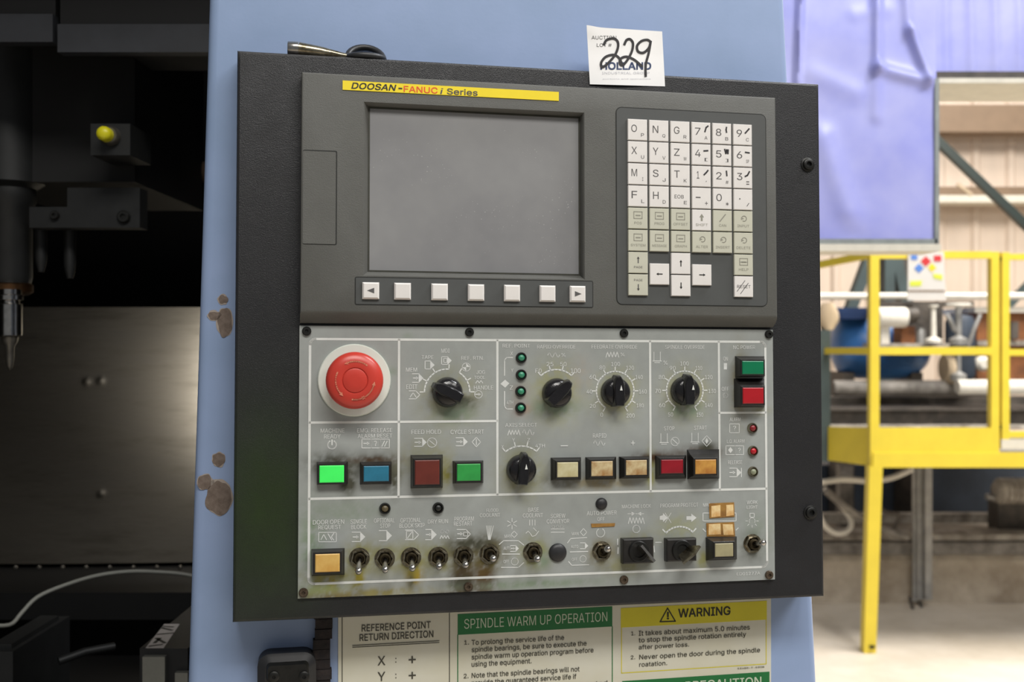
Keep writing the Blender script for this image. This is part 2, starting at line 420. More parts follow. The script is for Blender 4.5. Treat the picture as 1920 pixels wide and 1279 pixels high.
# --- interior shell
def mpart(name, corners, m, label=None, smooth=0):
    """box in hall axes given as (x0,y0,z0,x1,y1,z1), made part of the machine"""
    b = MB(); b.box(*corners); I = MC.inverted(); b.v = [tuple(I @ Vector(p)) for p in b.v]
    return part(name, b, m, mach, label=label)
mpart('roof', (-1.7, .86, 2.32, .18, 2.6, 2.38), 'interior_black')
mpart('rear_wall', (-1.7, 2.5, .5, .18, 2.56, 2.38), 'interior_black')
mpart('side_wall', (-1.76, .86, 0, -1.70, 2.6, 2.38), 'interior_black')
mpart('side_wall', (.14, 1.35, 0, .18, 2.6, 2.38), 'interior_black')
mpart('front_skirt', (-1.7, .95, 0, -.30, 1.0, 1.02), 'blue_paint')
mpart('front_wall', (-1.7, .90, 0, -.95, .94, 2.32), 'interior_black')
for (x0, x1, yb) in ((-60, 104, 82), (113, 520, 101)):       # two door header boxes at the top
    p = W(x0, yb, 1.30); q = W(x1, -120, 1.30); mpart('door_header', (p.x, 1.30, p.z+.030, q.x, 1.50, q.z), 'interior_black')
    mpart('header_lip', (p.x, 1.292, p.z, q.x, 1.31, p.z+.034), 'header_grey', 'dull grey lower lip of the header')
p = W(-120, 1056, 2.0); q = W(700, 576, 2.0)
# stainless guard sheet with two dents
b = MB(); nx, ny = 200, 130; I = MC.inverted()
dents = [W(166, 716, 2.0), W(192, 714, 2.0), W(190, 926, 2.0)]
vs = []
for j in range(ny+1):
    for i in range(nx+1):
        X = p.x+(q.x-p.x)*i/nx; Z = p.z+(q.z-p.z)*j/ny; Y = 2.0+.006*math.sin(X*9)+.004*math.sin(Z*14+X*5)
        for d in dents: Y -= .0045*math.exp(-((X-d.x)**2+(Z-d.z)**2)/(2*.0036**2))
        vs.append(I @ Vector((X, Y, Z)))
b.add(vs, [(j*(nx+1)+i, j*(nx+1)+i+1, (j+1)*(nx+1)+i+1, (j+1)*(nx+1)+i) for j in range(ny) for i in range(nx)])
part('guard_sheet', b, 'stainless', mach, smooth=60, label='brushed stainless steel splash sheet inside the machine')
sill = W(0, 1060, 2.0).z
mpart('sill', (p.x, 1.80, sill-.05, q.x, 2.05, sill-.004), 'interior_dark')
for k in range(9):
    c = W(30+k*44, 1064, 1.80); b = MB(); b.lathe(0, 0, [(.004, 0), (.004, .003), (.002, .004)], 8)
    b.v = [tuple(I @ Vector((c.x+v[0], 1.80-v[2], c.z+v[1]))) for v in b.v]; part('sill_screw', b, 'steel_dull', mach)
# coolant pipe running diagonally in the dark
b = MB(); b.tube([I @ W(270, 205, 1.75), I @ W(330, 270, 1.75), I @ W(440, 380, 1.75)], .012, 10); part('coolant_pipe', b, 'girt_brown', mach, smooth=40)
# --- gasket strip and latch below the control box
b = MB(); (x0, y0), (x1, y1) = C(590, 1140), C(622, 1400)
for i in range(14):
    t = y0+(y1-y0)*i/14; s_ = (y1-y0)/14; j = .0016*random.uniform(-1, 1); b.box(x0+j, t+s_*.95, -.001, x1+j, t, .006+.002*random.random())
part('brush_gasket', b, 'gasket', mach, label='black worn brush gasket strip')

# ------------------------------------------------------------------ black control box
(tlx, tly), (trx, try_), (brx, bry), (blx, bly) = P(445, 94), P(1536, 157), P(1546, 1119), P(436, 1168)
U0 = (tlx+blx)/2; U1 = (trx+brx)/2; V1 = (tly+try_)/2; V0 = (bly+bry)/2
boxo = thing('control_box', 'black steel control box mounted on the blue column', 'control box', MP, ((U0+U1)/2, V0, 0))
IP = MP.inverted()
def back_w(u, v):                                            # where the column's front lies behind the panel plane
    o = CF.I @ (MP @ Vector((u, v, 0))); d = CF.I.to_3x3() @ (MP.to_3x3() @ Vector((0, 0, -1)))
    return -((-o.z)/d.z)
gx, gy = 90, 84; e = .0022
us = [U0]+[U0+e*.3]+[U0+e+(U1-U0-2*e)*i/gx for i in range(gx+1)]+[U1-e*.3]+[U1]
vs_ = [V0]+[V0+e*.3]+[V0+e+(V1-V0-2*e)*i/gy for i in range(gy+1)]+[V1-e*.3]+[V1]
b = MB(); nu, nv = len(us), len(vs_)
def edge_drop(i, n): return e if i in (0, n-1) else (e*.29 if i in (1, n-2) else 0)
b.add([(u, v, -max(edge_drop(i, nu), edge_drop(j, nv))) for j, v in enumerate(vs_) for i, u in enumerate(us)],
      [(j*nu+i, j*nu+i+1, (j+1)*nu+i+1, (j+1)*nu+i) for j in range(nv-1) for i in range(nu-1)])
cs = [(U0, V0), (U1, V0), (U1, V1), (U0, V1)]
b.loft([[(u, v, back_w(u, v)+.0008) for u, v in cs], [(u, v, -e) for u, v in cs]], True, False)
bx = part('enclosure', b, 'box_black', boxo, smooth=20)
GREEN = [P(500, 960)+(.045, .075)]  # greenish tint low on the left of the box front
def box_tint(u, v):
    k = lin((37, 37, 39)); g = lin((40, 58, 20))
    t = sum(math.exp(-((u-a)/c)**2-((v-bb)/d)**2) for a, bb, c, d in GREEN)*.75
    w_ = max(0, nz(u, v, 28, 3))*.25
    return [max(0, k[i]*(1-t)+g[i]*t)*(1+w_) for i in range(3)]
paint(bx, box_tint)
def socket_screw(x, y, w0):
    cx, cy = P(x, y, w0); o3 = (cx, cy, w0)
    b = MB(); b.lathe(cx, cy, [(.0062, w0), (.0062, w0+.0008), (.0050, w0+.0012), (.0046, w0+.0030), (.0040, w0+.0034), (.0024, w0+.0034), (.0022, w0+.0012), (.0001, w0+.001)], 20)
    return part('socket_screw', b, 'screw_dark', boxo, org=o3, smooth=35)
sc = socket_screw(1514, 309, 0); cx, cy = P(1519, 961); clone(sc, boxo, (cx, cy, 0))

# ------------------------------------------------------------------ display unit (screen and keypad)
DW = .013                                                    # front of the bezel above the box
a = P(566, 134, DW); c = P(1454, 183, DW); d = P(1459, 592, DW); l = P(562, 590, DW)
X0 = (a[0]+l[0])/2; X1 = (c[0]+d[0])/2; Y1 = (a[1]+c[1])/2; Y0 = (l[1]+d[1])/2
YB = P(1000, 612, .003)[1]
disp = thing('display_unit', 'dark grey display unit with blank screen and white keypad', 'display', MP, ((X0+X1)/2, Y0, 0))
def pr(x0, y0, x1, y1, w):                                   # photo rectangle -> panel rectangle
    p = P(x0, (y0+y1)/2, w); q = P(x1, (y0+y1)/2, w); t = P((x0+x1)/2, y0, w); u = P((x0+x1)/2, y1, w)
    return p[0], u[1], q[0], t[1]
sa, sb, sc_, sd = P(692, 203, .006), P(1088, 216, .006), P(1087, 517, .006), P(688.5, 509, .006)
SX0 = (sa[0]+sd[0])/2; SX1 = (sb[0]+sc_[0])/2; SY1 = (sa[1]+sb[1])/2; SY0 = (sd[1]+sc_[1])/2
oa, ob = P(681, 190.5, DW), P(1097, 211.5, DW); oc, od = P(1095, 524, DW), P(682, 517, DW)
OX0 = (oa[0]+od[0])/2; OX1 = (ob[0]+oc[0])/2; OY1 = (oa[1]+ob[1])/2; OY0 = (od[1]+oc[1])/2
b = MB(); r = .0016
rg = [rect(X0, YB+.001, X1, Y1, .0004), rect(X0, YB+.001, X1, Y1, .0035), rect(X0, Y0-.004, X1, Y1, DW-.004), rect(X0, Y0-.001, X1, Y1, DW-r), rect(X0+r*.3, Y0+.0003, X1-r*.3, Y1-r*.3, DW-r*.3), rect(X0+r, Y0+.002, X1-r, Y1-r, DW),
      rect(OX0, OY0, OX1, OY1, DW), rect(OX0+.001, OY0+.001, OX1-.001, OY1-.0008, DW-.0012), rect(SX0, SY0, SX1, SY1, .0058)]
b.loft(rg, True, False)
part('bezel', b, 'bezel_grey', disp, smooth=25)
b = MB(); t_ = .0012
b.loft([rect(SX0-.0003, SY0-.0003, SX1+.0003, SY1+.0003, .0054), rect(SX0, SY0, SX1, SY1, .0062), rect(SX0+t_, SY0+t_, SX1-t_, SY1-t_*1.2, .0062), rect(SX0+t_, SY0+t_, SX1-t_, SY1-t_*1.2, .0056)], False, False)
part('screen_gasket', b, 'screen_rim', disp, label='grimy dark gasket round the screen')
b = MB(); b.box(SX0, SY0, .0050, SX1, SY1, .0057); part('screen', b, 'screen', disp, label='blank grey matt screen')
def raised(name, x0, y0, x1, y1, w, r, m, label=None, line=.0008, h=.0004):
    """thin plate set in the bezel with a dark joint round it"""
    q = pr(x0, y0, x1, y1, w); b = MB(); b.poly(rrect(q[0]-line, q[1]-line, q[2]+line, q[3]+line, r+line), w-.0002, w+.00012)
    j = part(name+'_joint', b, 'line_dark', disp)
    b = MB(); b.poly(rrect(*q, r), w-.0001, w+h); return part(name, b, m, disp, label=label), q
kp, KQ = raised('keypad_plate', 1156.5, 209, 1436, 572, DW, .0042, 'bezel_dark', 'dark grey plate under the keys')
raised('softkey_strip', 667, 524.5, 1110.5, 573, DW, .0008, 'bezel_dark')
q = pr(567, 284, 629.5, 457.5, DW); b = MB(); b.poly(rrect(X0+.0016, q[1]-.0006, q[2]+.0010, q[3]+.0010, .0012), DW-.0002, DW+.00012); part('card_cover_joint', b, 'line_dark', disp)
b = MB(); b.poly(rrect(X0+.0016, q[1], q[2], q[3], .0010), DW-.0001, DW+.0004); part('card_cover', b, 'bezel_grey', disp, label='grey memory card cover')
# name plate
ya, yb, yc, yd = P(642, 152, DW), P(1048, 172, DW), P(1047, 189, DW), P(642.8, 169, DW)
nx0 = (ya[0]+yd[0])/2; nx1 = (yb[0]+yc[0])/2; ny1 = (ya[1]+yb[1])/2; ny0 = (yc[1]+yd[1])/2
b = MB(); b.box(nx0, ny0, DW, nx1, ny1, DW+.0006); npz = DW+.0007
npl = part('name_plate', b, 'label_yellow', disp, label='yellow name strip')
def word(mb, txt, x0, x1, yc, h, w, bold=.01, shear=0):
    p = P(x0, yc, w); q = P(x1, yc, w); n0 = len(mb.v)
    mb.text(txt, (p[0]+q[0])/2, (p[1]+q[1])/2, q[0]-p[0], h*S, w, 0, bold)
    if shear:
        my = (p[1]+q[1])/2; mb.v[n0:] = [(v[0]+(v[1]-my)*shear, v[1], v[2]) for v in mb.v[n0:]]
b = MB(); word(b, 'DOOSAN', 660, 741, 163, 11, npz, .04, .25); word(b, '-', 747, 754, 166, 2.5, npz, .04); part('black_lettering', b, 'ink_black', npl)
b = MB(); word(b, 'FANUC', 757, 820, 168.5, 11, npz, .025); part('red_lettering', b, 'ink_red', npl)
b = MB(); word(b, 'Series', 838, 895, 173, 11, npz, .03); word(b, 'i', 826, 830, 171, 11, npz, .0, .25); part('grey_lettering', b, 'key_ink', npl)
# keys: one mesh for all, seated on the plate
KZ = DW+.0004; KH = .0022
def keyc(cx, cy): return P(cx, cy, KZ+KH)
ksz = (P(1213.5, 240, KZ+KH)[0]-P(1177, 240, KZ+KH)[0])/2
ksy = (P(1195, 222, KZ+KH)[1]-P(1195, 261.3, KZ+KH)[1])/2
def key_mesh(cx, cy, hx, hy):
    b = MB(); b.loft([rect(cx-hx, cy-hy, cx+hx, cy+hy, KZ), rect(cx-hx, cy-hy, cx+hx, cy+hy, KZ+KH-.0005), rect(cx-hx+.0004, cy-hy+.0004, cx+hx-.0004, cy+hy-.0004, KZ+KH)]); return b
rows = [[('O', 'P'), ('N', 'Q'), ('G', 'R'), ('7', 'A'), ('8', 'B'), ('9', 'C')],
        [('X', 'U'), ('Y', 'V'), ('Z', 'W'), ('4', '['), ('5', ']'), ('6', 'SP')],
        [('M', 'I'), ('S', 'J'), ('T', 'K'), ('1', ','), ('2', '#'), ('3', '=')],
        [('F', 'L'), ('H', 'D'), ('EOB', 'E'), ('-', '+'), ('0', '*'), ('.', '/')],
        ['POS', 'PROG', 'OFFSET', 'SHIFT', 'CAN', 'INPUT'], ['SYSTEM', 'MESSAGE', 'GRAPH', 'ALTER', 'INSERT', 'DELETE']]
# key grid on the panel (u of columns, v of rows)
p00 = keyc(1195.5, 242); p05 = keyc(1392.5, 253.5); p50 = keyc(1196, 449.5)
cu = [p00[0]+(p05[0]-p00[0])*i/5 for i in range(6)]; v0 = (p00[1]+p05[1])/2; pv = (p50[1]-p00[1])/5
KEYW = KEYB = None
MARK = {'7': [(-2, -6), (1, 4), (6, 8)], '8': [(0, -5), (-1, 1), (0, 7)], '9': [(-5, -5), (5, 6)], '4': [(-5, 0), (5, 1)], '5': [(-5, 6), (-2, -4), (0, 5), (3, -4), (4, 5)], '6': [(-5, 1), (5, 0)],
        '1': [(-5, -5), (1, 1), (5, 6)], '2': [(0, -5), (-1, 6)], '3': [(-6, -5), (0, -2), (5, 7)]}
def put_key(c, r, leg, beige=False):
    global KEYW, KEYB
    u = cu[c]; v = v0+pv*r; src = KEYB if beige else KEYW; o3 = (u, v, KZ)
    if src is None:
        k = part('key', key_mesh(u, v, ksz, ksy), 'key_beige' if beige else 'key_white', disp, org=o3)
        if beige: KEYB = k
        else: KEYW = k
    else: k = clone(src, disp, o3)
    z = KZ+KH+.0001; b = MB(); m = 'key_ink'
    if isinstance(leg, tuple):
        big, sub = leg
        if big == 'EOB': b.text(big, u-.0012, v+.0006, .0080, .0030, z)
        elif big in '-.': b.text(big, u-.003, v+.0005, .0042 if big == '-' else .0012, .0009 if big == '-' else .0012, z)
        else: b.text(big, u-.0030, v+.0010, .0048 if big not in '1I' else .0022, .0060, z, 0, .0)
        b.text(sub, u+.0042, v-.0042, .0026 if sub not in ',I' else .0009, .0028 if sub not in ',' else .001, z)
        lg = part('legend', b, m, k)
        if big in MARK:
            b = MB(); b.ribbon([(u+.0040+x*S*.8, v+.0030+y*S*.8) for x, y in MARK[big]], .0013, z+.00005); part('arrow_mark', b, 'marker', k)
        return k
    if leg in ('UP', 'DOWN', 'LEFT', 'RIGHT', 'PGUP', 'PGDN'):
        dx, dy = {'UP': (0, 1), 'PGUP': (0, 1), 'DOWN': (0, -1), 'PGDN': (0, -1), 'LEFT': (-1, 0), 'RIGHT': (1, 0)}[leg]
        oy = {'PGUP': .002, 'PGDN': -.002}.get(leg, 0); L_ = .0022
        b.ribbon([(u-dx*L_, v+oy-dy*L_), (u+dx*L_, v+oy+dy*L_)], .0009, z)
        tx, ty = u+dx*L_*1.3, v+oy+dy*L_*1.3; b.poly([(tx, ty), (tx-dx*.0018-dy*.0012, ty-dy*.0018+dx*.0012), (tx-dx*.0018+dy*.0012, ty-dy*.0018-dx*.0012)], z)
        if leg[:2] == 'PG': b.text('PAGE', u, v-oy*1.9, .0072, .0018, z)
        m = 'ink_black' if leg[:2] != 'PG' else 'key_ink'
    elif leg == 'RESET':
        b.ribbon([(u-.006, v-.004), (u+.001, v+.005)], .0005, z); b.ribbon([(u-.003, v-.006), (u+.004, v+.003)], .0005, z); b.text('RESET', u, v, .012, .0026, z)
    else:
        b.text(leg, u, v-.0040, min(.0125, .0021*len(leg)), .0021, z); m = 'key_ink_pale'
        ix, iy = u, v+.0022
        if leg in ('SHIFT',): b.poly([(ix, iy+.003), (ix-.002, iy), (ix-.0008, iy), (ix-.0008, iy-.003), (ix+.0008, iy-.003), (ix+.0008, iy), (ix+.002, iy)], z)
        elif leg in ('CAN',): b.ribbon([(ix-.0025, iy-.003), (ix+.0025, iy+.003)], .0009, z)
        elif leg in ('INPUT', 'INSERT', 'ALTER', 'DELETE'):
            b.ribbon(circ(ix+.0006, iy, .0022, 12, -120, 150), .0006, z); b.poly([(ix-.002, iy+.0012), (ix+.0006, iy), (ix-.002, iy-.0012)], z)
        else:
            b.ribbon([(ix-.0035, iy-.0025), (ix+.0035, iy-.0025), (ix+.0035, iy+.003), (ix-.0035, iy+.003)], .0006, z, True)
            b.ribbon([(ix-.0018, iy), (ix+.0018, iy)], .0010, z)
            if leg == 'HELP': b.ribbon([(ix-.0035, iy-.0), (ix+.0035, iy)], .0005, z)
    part('legend', b, m, k)
    return k
for r_i, row in enumerate(rows):
    for c_i, leg in enumerate(row): put_key(c_i, r_i, leg, r_i >= 4 and leg != 'SHIFT')
put_key(0, 6, 'PGUP', True); put_key(0, 7, 'PGDN', True); put_key(2, 6, 'UP'); put_key(2, 7, 'DOWN')
put_key(1, 6.5, 'LEFT'); put_key(3, 6.5, 'RIGHT'); put_key(5, 6, 'HELP', True); put_key(5, 7, 'RESET')
# soft keys under the screen
sk0 = None
for i, (x, y) in enumerate([(695.3, 545), (755, 546), (824.5, 547.3), (893, 548.5), (960.5, 549.5), (1027, 550.5), (1083.5, 551.2)]):
    u, v = P(x, y, DW+.003); h = 15.2*S*.985
    if sk0 is None:
        b = MB(); h0 = h; b.loft([rect(u-h, v-h, u+h, v+h, DW+.0002), rect(u-h, v-h, u+h, v+h, DW+.0022), rect(u-h+.0012, v-h+.0012, u+h-.0012, v+h-.0012, DW+.0034)])
        k = sk0 = part('soft_key', b, 'key_white', disp, org=(u, v, DW))
    else: k = clone(sk0, disp, (u, v, DW))
    if i in (0, 6):
        s_ = -1 if i == 0 else 1; b = MB(); b.poly([(u+s_*.0030, v), (u-s_*.0026, v+.0022), (u-s_*.0026, v-.0022)][::-1 if s_ < 0 else 1], DW+.0035); part('arrow_mark', b, 'key_ink', k)

# ------------------------------------------------------------------ operator panel
WP = .0022
a, c, d, l = P(561, 612, WP), P(1450.5, 617, WP), P(1451.4, 1086.5, WP), P(559, 1123, WP)
QX0 = (a[0]+l[0])/2; QX1 = (c[0]+d[0])/2; QY1 = (a[1]+c[1])/2; QY0 = (l[1]+d[1])/2
opan = thing('operator_panel', 'grey operator panel with switches, knobs and lit buttons', 'panel', MP, ((QX0+QX1)/2, QY0, 0))
def Q(x, y, w=WP): return P(x, y, w)
gx, gy = 290, 155
b = MB(); nu = gx+1
b.add([(QX0+(QX1-QX0)*i/gx, QY0+(QY1-QY0)*j/gy, WP) for j in range(gy+1) for i in range(gx+1)], [(j*nu+i, j*nu+i+1, (j+1)*nu+i+1, (j+1)*nu+i) for j in range(gy) for i in range(gx)])
b.loft([rect(QX0, QY0, QX1, QY1, .0003), rect(QX0, QY0, QX1, QY1, WP)], True, False)
plate = part('face_plate', b, 'plate_grey', opan, label='grey face plate with grime and oil runs')
# x, y, rx, ry (photo px), colour, strength
DK = (70, 70, 56); OL = (128, 124, 58); YE = (150, 136, 40); BR = (74, 52, 30); BE = (150, 150, 128); GR = (128, 142, 122)
STAIN = [(622, 870, 44, 20, DK, .5), (652, 900, 14, 24, DK, .8), (705, 872, 44, 18, DK, .5), (738, 895, 12, 26, DK, .8), (712, 862, 60, 6, BR, .5), (800, 862, 44, 34, BE, .6), (838, 890, 14, 26, OL, .5),
 (845, 745, 46, 44, BE, .8), (868, 757, 22, 14, DK, .7), (852, 775, 30, 16, GR, .6), (1043, 735, 38, 46, (158, 158, 126), .9), (1040, 765, 40, 14, GR, .7), (1157, 737, 36, 40, (160, 160, 124), .7), (1286, 737, 36, 40, (158, 156, 118), .7), (1286, 768, 30, 14, GR, .6),
 (980, 885, 36, 42, (150, 150, 120), .7), (1062, 900, 40, 12, DK, .5), (1130, 905, 60, 12, (150, 140, 110), .5), (1220, 880, 8, 30, (150, 150, 96), .8), (1230, 858, 50, 10, BR, .5), (1310, 850, 40, 12, BR, .6), (1325, 838, 16, 8, DK, .5),
 (1387, 720, 16, 60, (140, 136, 116), .7), (1425, 770, 20, 8, BE, .6), (615, 1080, 40, 10, OL, .6), (596, 1085, 7, 16, YE, .8), (622, 1092, 8, 18, YE, .8), (600, 1108, 40, 14, (132, 140, 90), .7), (640, 1118, 60, 5, BR, .7),
 (673, 1085, 7, 16, YE, 1.0), (668, 1100, 10, 10, OL, .6), (778, 1078, 12, 14, (160, 136, 40), .9), (770, 1090, 6, 14, DK, .5), (870, 1080, 16, 30, BR, .95), (866, 1098, 22, 18, DK, .8), (908, 1080, 14, 26, (92, 66, 30), .85), (905, 1098, 26, 10, BR, .8), (880, 1115, 60, 6, BR, .8),
 (674, 1047, 24, 26, OL, .6), (721, 1048, 24, 26, OL, .5), (771, 1048, 24, 26, OL, .6), (822, 1047, 24, 24, OL, .6), (872, 1040, 28, 28, (86, 78, 46), .8), (918, 1040, 26, 26, (96, 86, 44), .8), (885, 1020, 40, 14, DK, .6), (1000, 1038, 24, 24, (136, 136, 88), .8), (1018, 1050, 12, 14, GR, .6),
 (1129, 1036, 24, 22, (124, 116, 88), .7), (1170, 1060, 40, 16, (146, 146, 116), .6), (1195, 1008, 34, 12, BE, .5), (1275, 990, 40, 22, (158, 160, 136), .7), (1318, 1050, 10, 16, (150, 150, 100), .6), (1412, 1022, 22, 22, DK, .5), (1000, 1095, 120, 8, GR, .5), (700, 1112, 90, 8, (140, 132, 84), .6), (585, 1020, 20, 60, GR, .6),
 (735, 700, 12, 10, GR, .3), (765, 630, 10, 6, GR, .2), (1090, 700, 20, 30, (168, 160, 150), .3), (976, 765, 16, 12, (170, 130, 110), .4), (976, 735, 14, 12, (160, 140, 120), .3), (1420, 990, 30, 40, GR, .2), (650, 960, 60, 20, GR, .3)]
ST = []
for x, y, rx, ry, col, s_ in STAIN:
    u, v = Q(x, y); ST.append((u, v, rx*S*1.08, ry*S*1.08, lin(col), s_*1.5))
base_c = lin((156, 160, 157))
def plate_tint(u, v):
    c = list(base_c); k = 1+.05*nz(u, v, 40, 1)+.04*nz(u, v, 150, 2); c = [q*k for q in c]
    for (a, bb, rx, ry, col, s_) in ST:
        dx = (u-a)/rx; dy = (v-bb)/ry; d2 = dx*dx+dy*dy
        if d2 < 3.2:
            t = s_*math.exp(-d2*1.1)*max(.25, min(1.5, 1.15+1.1*nz(u, v, 190, 5)+.6*nz(u, v, 520, 6)))
            t = max(0, min(1, t)); c = [c[i]*(1-t)+col[i]*t for i in range(3)]
    return c
paint(plate, plate_tint)
PZ = WP+.00015
# white frame lines
def line(mb, pts, wpx=4.2): mb.ribbon([Q(*p) for p in pts], wpx*S, PZ)
b = MB(); ow = (Q(581, 637)[0]+Q(579, 1096)[0])/2; oe = (Q(1436, 640)[0]+Q(1437, 1060)[0])/2; on = (Q(583, 637)[1]+Q(1430, 640)[1])/2; os_ = (Q(590, 1096)[1]+Q(1430, 1062)[1])/2
b.ribbon(rrect(ow, os_, oe, on, .0042, 5), 4.4*S, PZ, True)
vm = (Q(581, 936)[1]+Q(1437, 916)[1])/2
b.ribbon([(ow, vm), (oe, vm)], 4.4*S, PZ)
cols = [Q(748, 700)[0], Q(932.5, 700)[0], Q(1219, 700)[0], Q(1348, 700)[0]]
for u in cols: b.ribbon([(u, on), (u, vm)], 4.2*S, PZ)
v2 = Q(757, 791)[1]; b.ribbon([(ow, v2), (cols[1], v2)], 4.2*S, PZ); v3 = Q(1392, 774)[1]; b.ribbon([(cols[3], v3), (oe, v3)], 4.2*S, PZ)
part('border_lines', b, 'print_white', opan, label='white printed section lines')
# printed scale arcs
def arc(x, y, R, a0, a1, ticks=(), wpx=2.6, tl=8):
    u, v = Q(x, y); mb = MB(); mb.ribbon(circ(u, v, R*S, max(4, int(abs(a1-a0)/9)), a0, a1), wpx*S, PZ)
    for t in ticks:
        ca, sa_ = math.cos(math.radians(t)), math.sin(math.radians(t)); mb.ribbon([(u+R*S*ca, v+R*S*sa_), (u+(R+tl)*S*ca, v+(R+tl)*S*sa_)], wpx*.8*S, PZ)
    part('scale_arc', mb, 'print_white', opan)
arc(838.5, 735, 42, 86, 180, (86, 122, 152, 180)); arc(838.5, 735, 42, 0, 58, (0, 30, 58))
arc(1043, 737, 44, 48, 132, (48, 75, 105, 132)); arc(1153.5, 733, 37, -58, 238, (-58, -30, 0, 30, 60, 90, 120, 150, 180, 210, 238))
arc(1284, 732, 37, -58, 238, (-58, -30, 0, 30, 60, 90, 120, 150, 180, 210, 238)); arc(977, 885, 48, 52, 128, (52, 77, 103, 128))
arc(1274, 1025, 38, 45, 135, (45, 135), 3.2, 9)
# printed words: text, centre x, centre y, width, height in photo px
T = [('MEM', 771.5, 693.5, 20, 7.5), ('TAPE', 801.6, 670, 22, 7), ('MDI', 835, 658, 15, 7.5), ('REF. RTN.', 886, 671.5, 42, 7), ('JOG', 901, 698, 16, 7), ('TOOL', 899, 708, 20, 6), ('HANDLE', 906.5, 727, 36, 7.5), ('EDIT', 772, 725.5, 20, 8),
 ('MACHINE', 623.5, 807.5, 42, 7.5), ('READY', 623, 818.5, 29, 7.5), ('EMG. RELEASE', 702.5, 807, 63, 7.5), ('ALARM RESET', 703, 817.5, 62, 7.5), ('FEED HOLD', 799, 810, 54, 8), ('CYCLE START', 876, 810, 62, 8),
 ('REF. POINT', 968, 648.5, 52, 7), ('X', 959, 663, 5, 7), ('Y', 960, 694.5, 5, 7), ('Z', 958.5, 727, 6, 8), ('4TH', 956, 755, 12, 7), ('RAPID OVERRIDE', 1043, 650.5, 74, 7), ('%', 1056, 666, 8, 7), ('25', 1031, 683, 13, 8), ('50', 1056, 683, 12, 8), ('F0', 1009.5, 695.5, 12, 8), ('100', 1079, 695.5, 19, 9),
 ('FEEDRATE OVERRIDE', 1152, 650.5, 90, 7.5), ('%', 1167, 665, 8, 7), ('100', 1154, 683, 17, 8), ('80', 1129, 689.5, 11, 8), ('120', 1181, 690, 15, 8), ('60', 1111, 707, 12, 8), ('140', 1198, 707.5, 14, 8), ('40', 1105, 734.5, 11, 7.5), ('160', 1205, 734.5, 15, 8), ('20', 1111, 761.5, 11, 7.5), ('180', 1200, 760.5, 14, 7.5), ('0', 1128, 778, 5, 8), ('200', 1182, 779.5, 16, 8),
 ('AXIS SELECT', 977, 797, 60, 7), ('X', 942, 838, 4.5, 6), ('Y', 962.5, 825.5, 5, 7), ('Z', 991, 825.5, 5, 7), ('4TH', 1012.5, 836, 18, 6.5), ('RAPID', 1124, 817, 26, 8), ('-', 1058, 836, 14, 2), ('+', 1186.5, 831, 8, 9),
 ('SPINDLE OVERRIDE', 1284, 651, 80, 7.5), ('%', 1247.5, 680.5, 8, 8), ('100', 1283, 682, 17, 8), ('90', 1261, 690.5, 12, 8), ('110', 1310, 690.5, 13, 8), ('80', 1240.5, 707.5, 12, 8), ('120', 1328.5, 707.5, 15, 8), ('70', 1233.5, 733.5, 11, 8), ('130', 1335, 733.5, 15, 8), ('60', 1241, 760, 12, 8), ('140', 1328.5, 760, 15, 8), ('50', 1257, 777.5, 10, 8), ('150', 1312, 778, 13, 8),
 ('STOP', 1254.5, 803.5, 21, 8), ('START', 1313, 802.5, 26, 8), ('NC POWER', 1395, 651.5, 45, 7.5), ('ON', 1360, 673, 9, 8), ('OFF', 1359.5, 729.5, 14, 8), ('ALARM', 1378, 786.5, 22, 7), ('?', 1377, 803, 6, 9), ('L.O. ALARM', 1379, 827.5, 36, 7), ('?', 1386, 844.5, 5, 9), ('RELEASE', 1378, 867, 29, 7.5),
 ('DOOR OPEN', 616, 979, 55, 8), ('REQUEST', 618, 989, 40, 8), ('SINGLE', 672.5, 978, 29, 8), ('BLOCK', 672.5, 988, 27, 8), ('OPTIONAL', 720.5, 976, 37, 8), ('STOP', 722, 986, 18, 8), ('OPTIONAL', 770, 975.5, 37, 8), ('BLOCK SKIP', 772.5, 985.5, 46, 8), ('DRY RUN', 821, 978, 37, 7.5), ('PROGRAM', 870, 973, 36, 8), ('RESTART', 868, 982, 34, 8),
 ('FLOOD', 923, 957, 22, 6.5), ('COOLANT', 918.5, 966, 38, 7), ('BASE', 1000, 956, 20, 8), ('COOLANT', 999, 966.5, 38, 8), ('SCREW', 1046, 967.5, 28, 8), ('CONVEYOR', 1046, 977.5, 43, 8), ('AUTO POWER', 1128, 962, 58, 8), ('OFF', 1126.5, 973.5, 14, 7), ('MAN', 952, 1005.5, 13, 6), ('AUTO', 951, 1028, 14, 6), ('OFF', 949, 1053, 10, 6), ('MAN', 1078, 1001, 13, 6), ('AUTO', 1077, 1025, 14, 6), ('OFF', 1077, 1049, 10, 6),
 ('MACHINE LOCK', 1193, 949.5, 57, 7), ('PROGRAM PROTECT', 1273.5, 947.5, 76, 7.5), ('MAG', 1325, 947, 15, 7), ('WORK', 1410, 942, 22, 7), ('LIGHT', 1410, 951, 22, 6.5), ('ED01277A', 1403, 1075.5, 48, 6)]
for t_, x, y, w_, h_ in T:
    u, v = Q(x, y); b = MB(); b.text(t_, u, v, w_*S, h_*S, PZ, 0, .012); part('printed_word', b, 'print_faded', opan, org=(u, v, PZ))
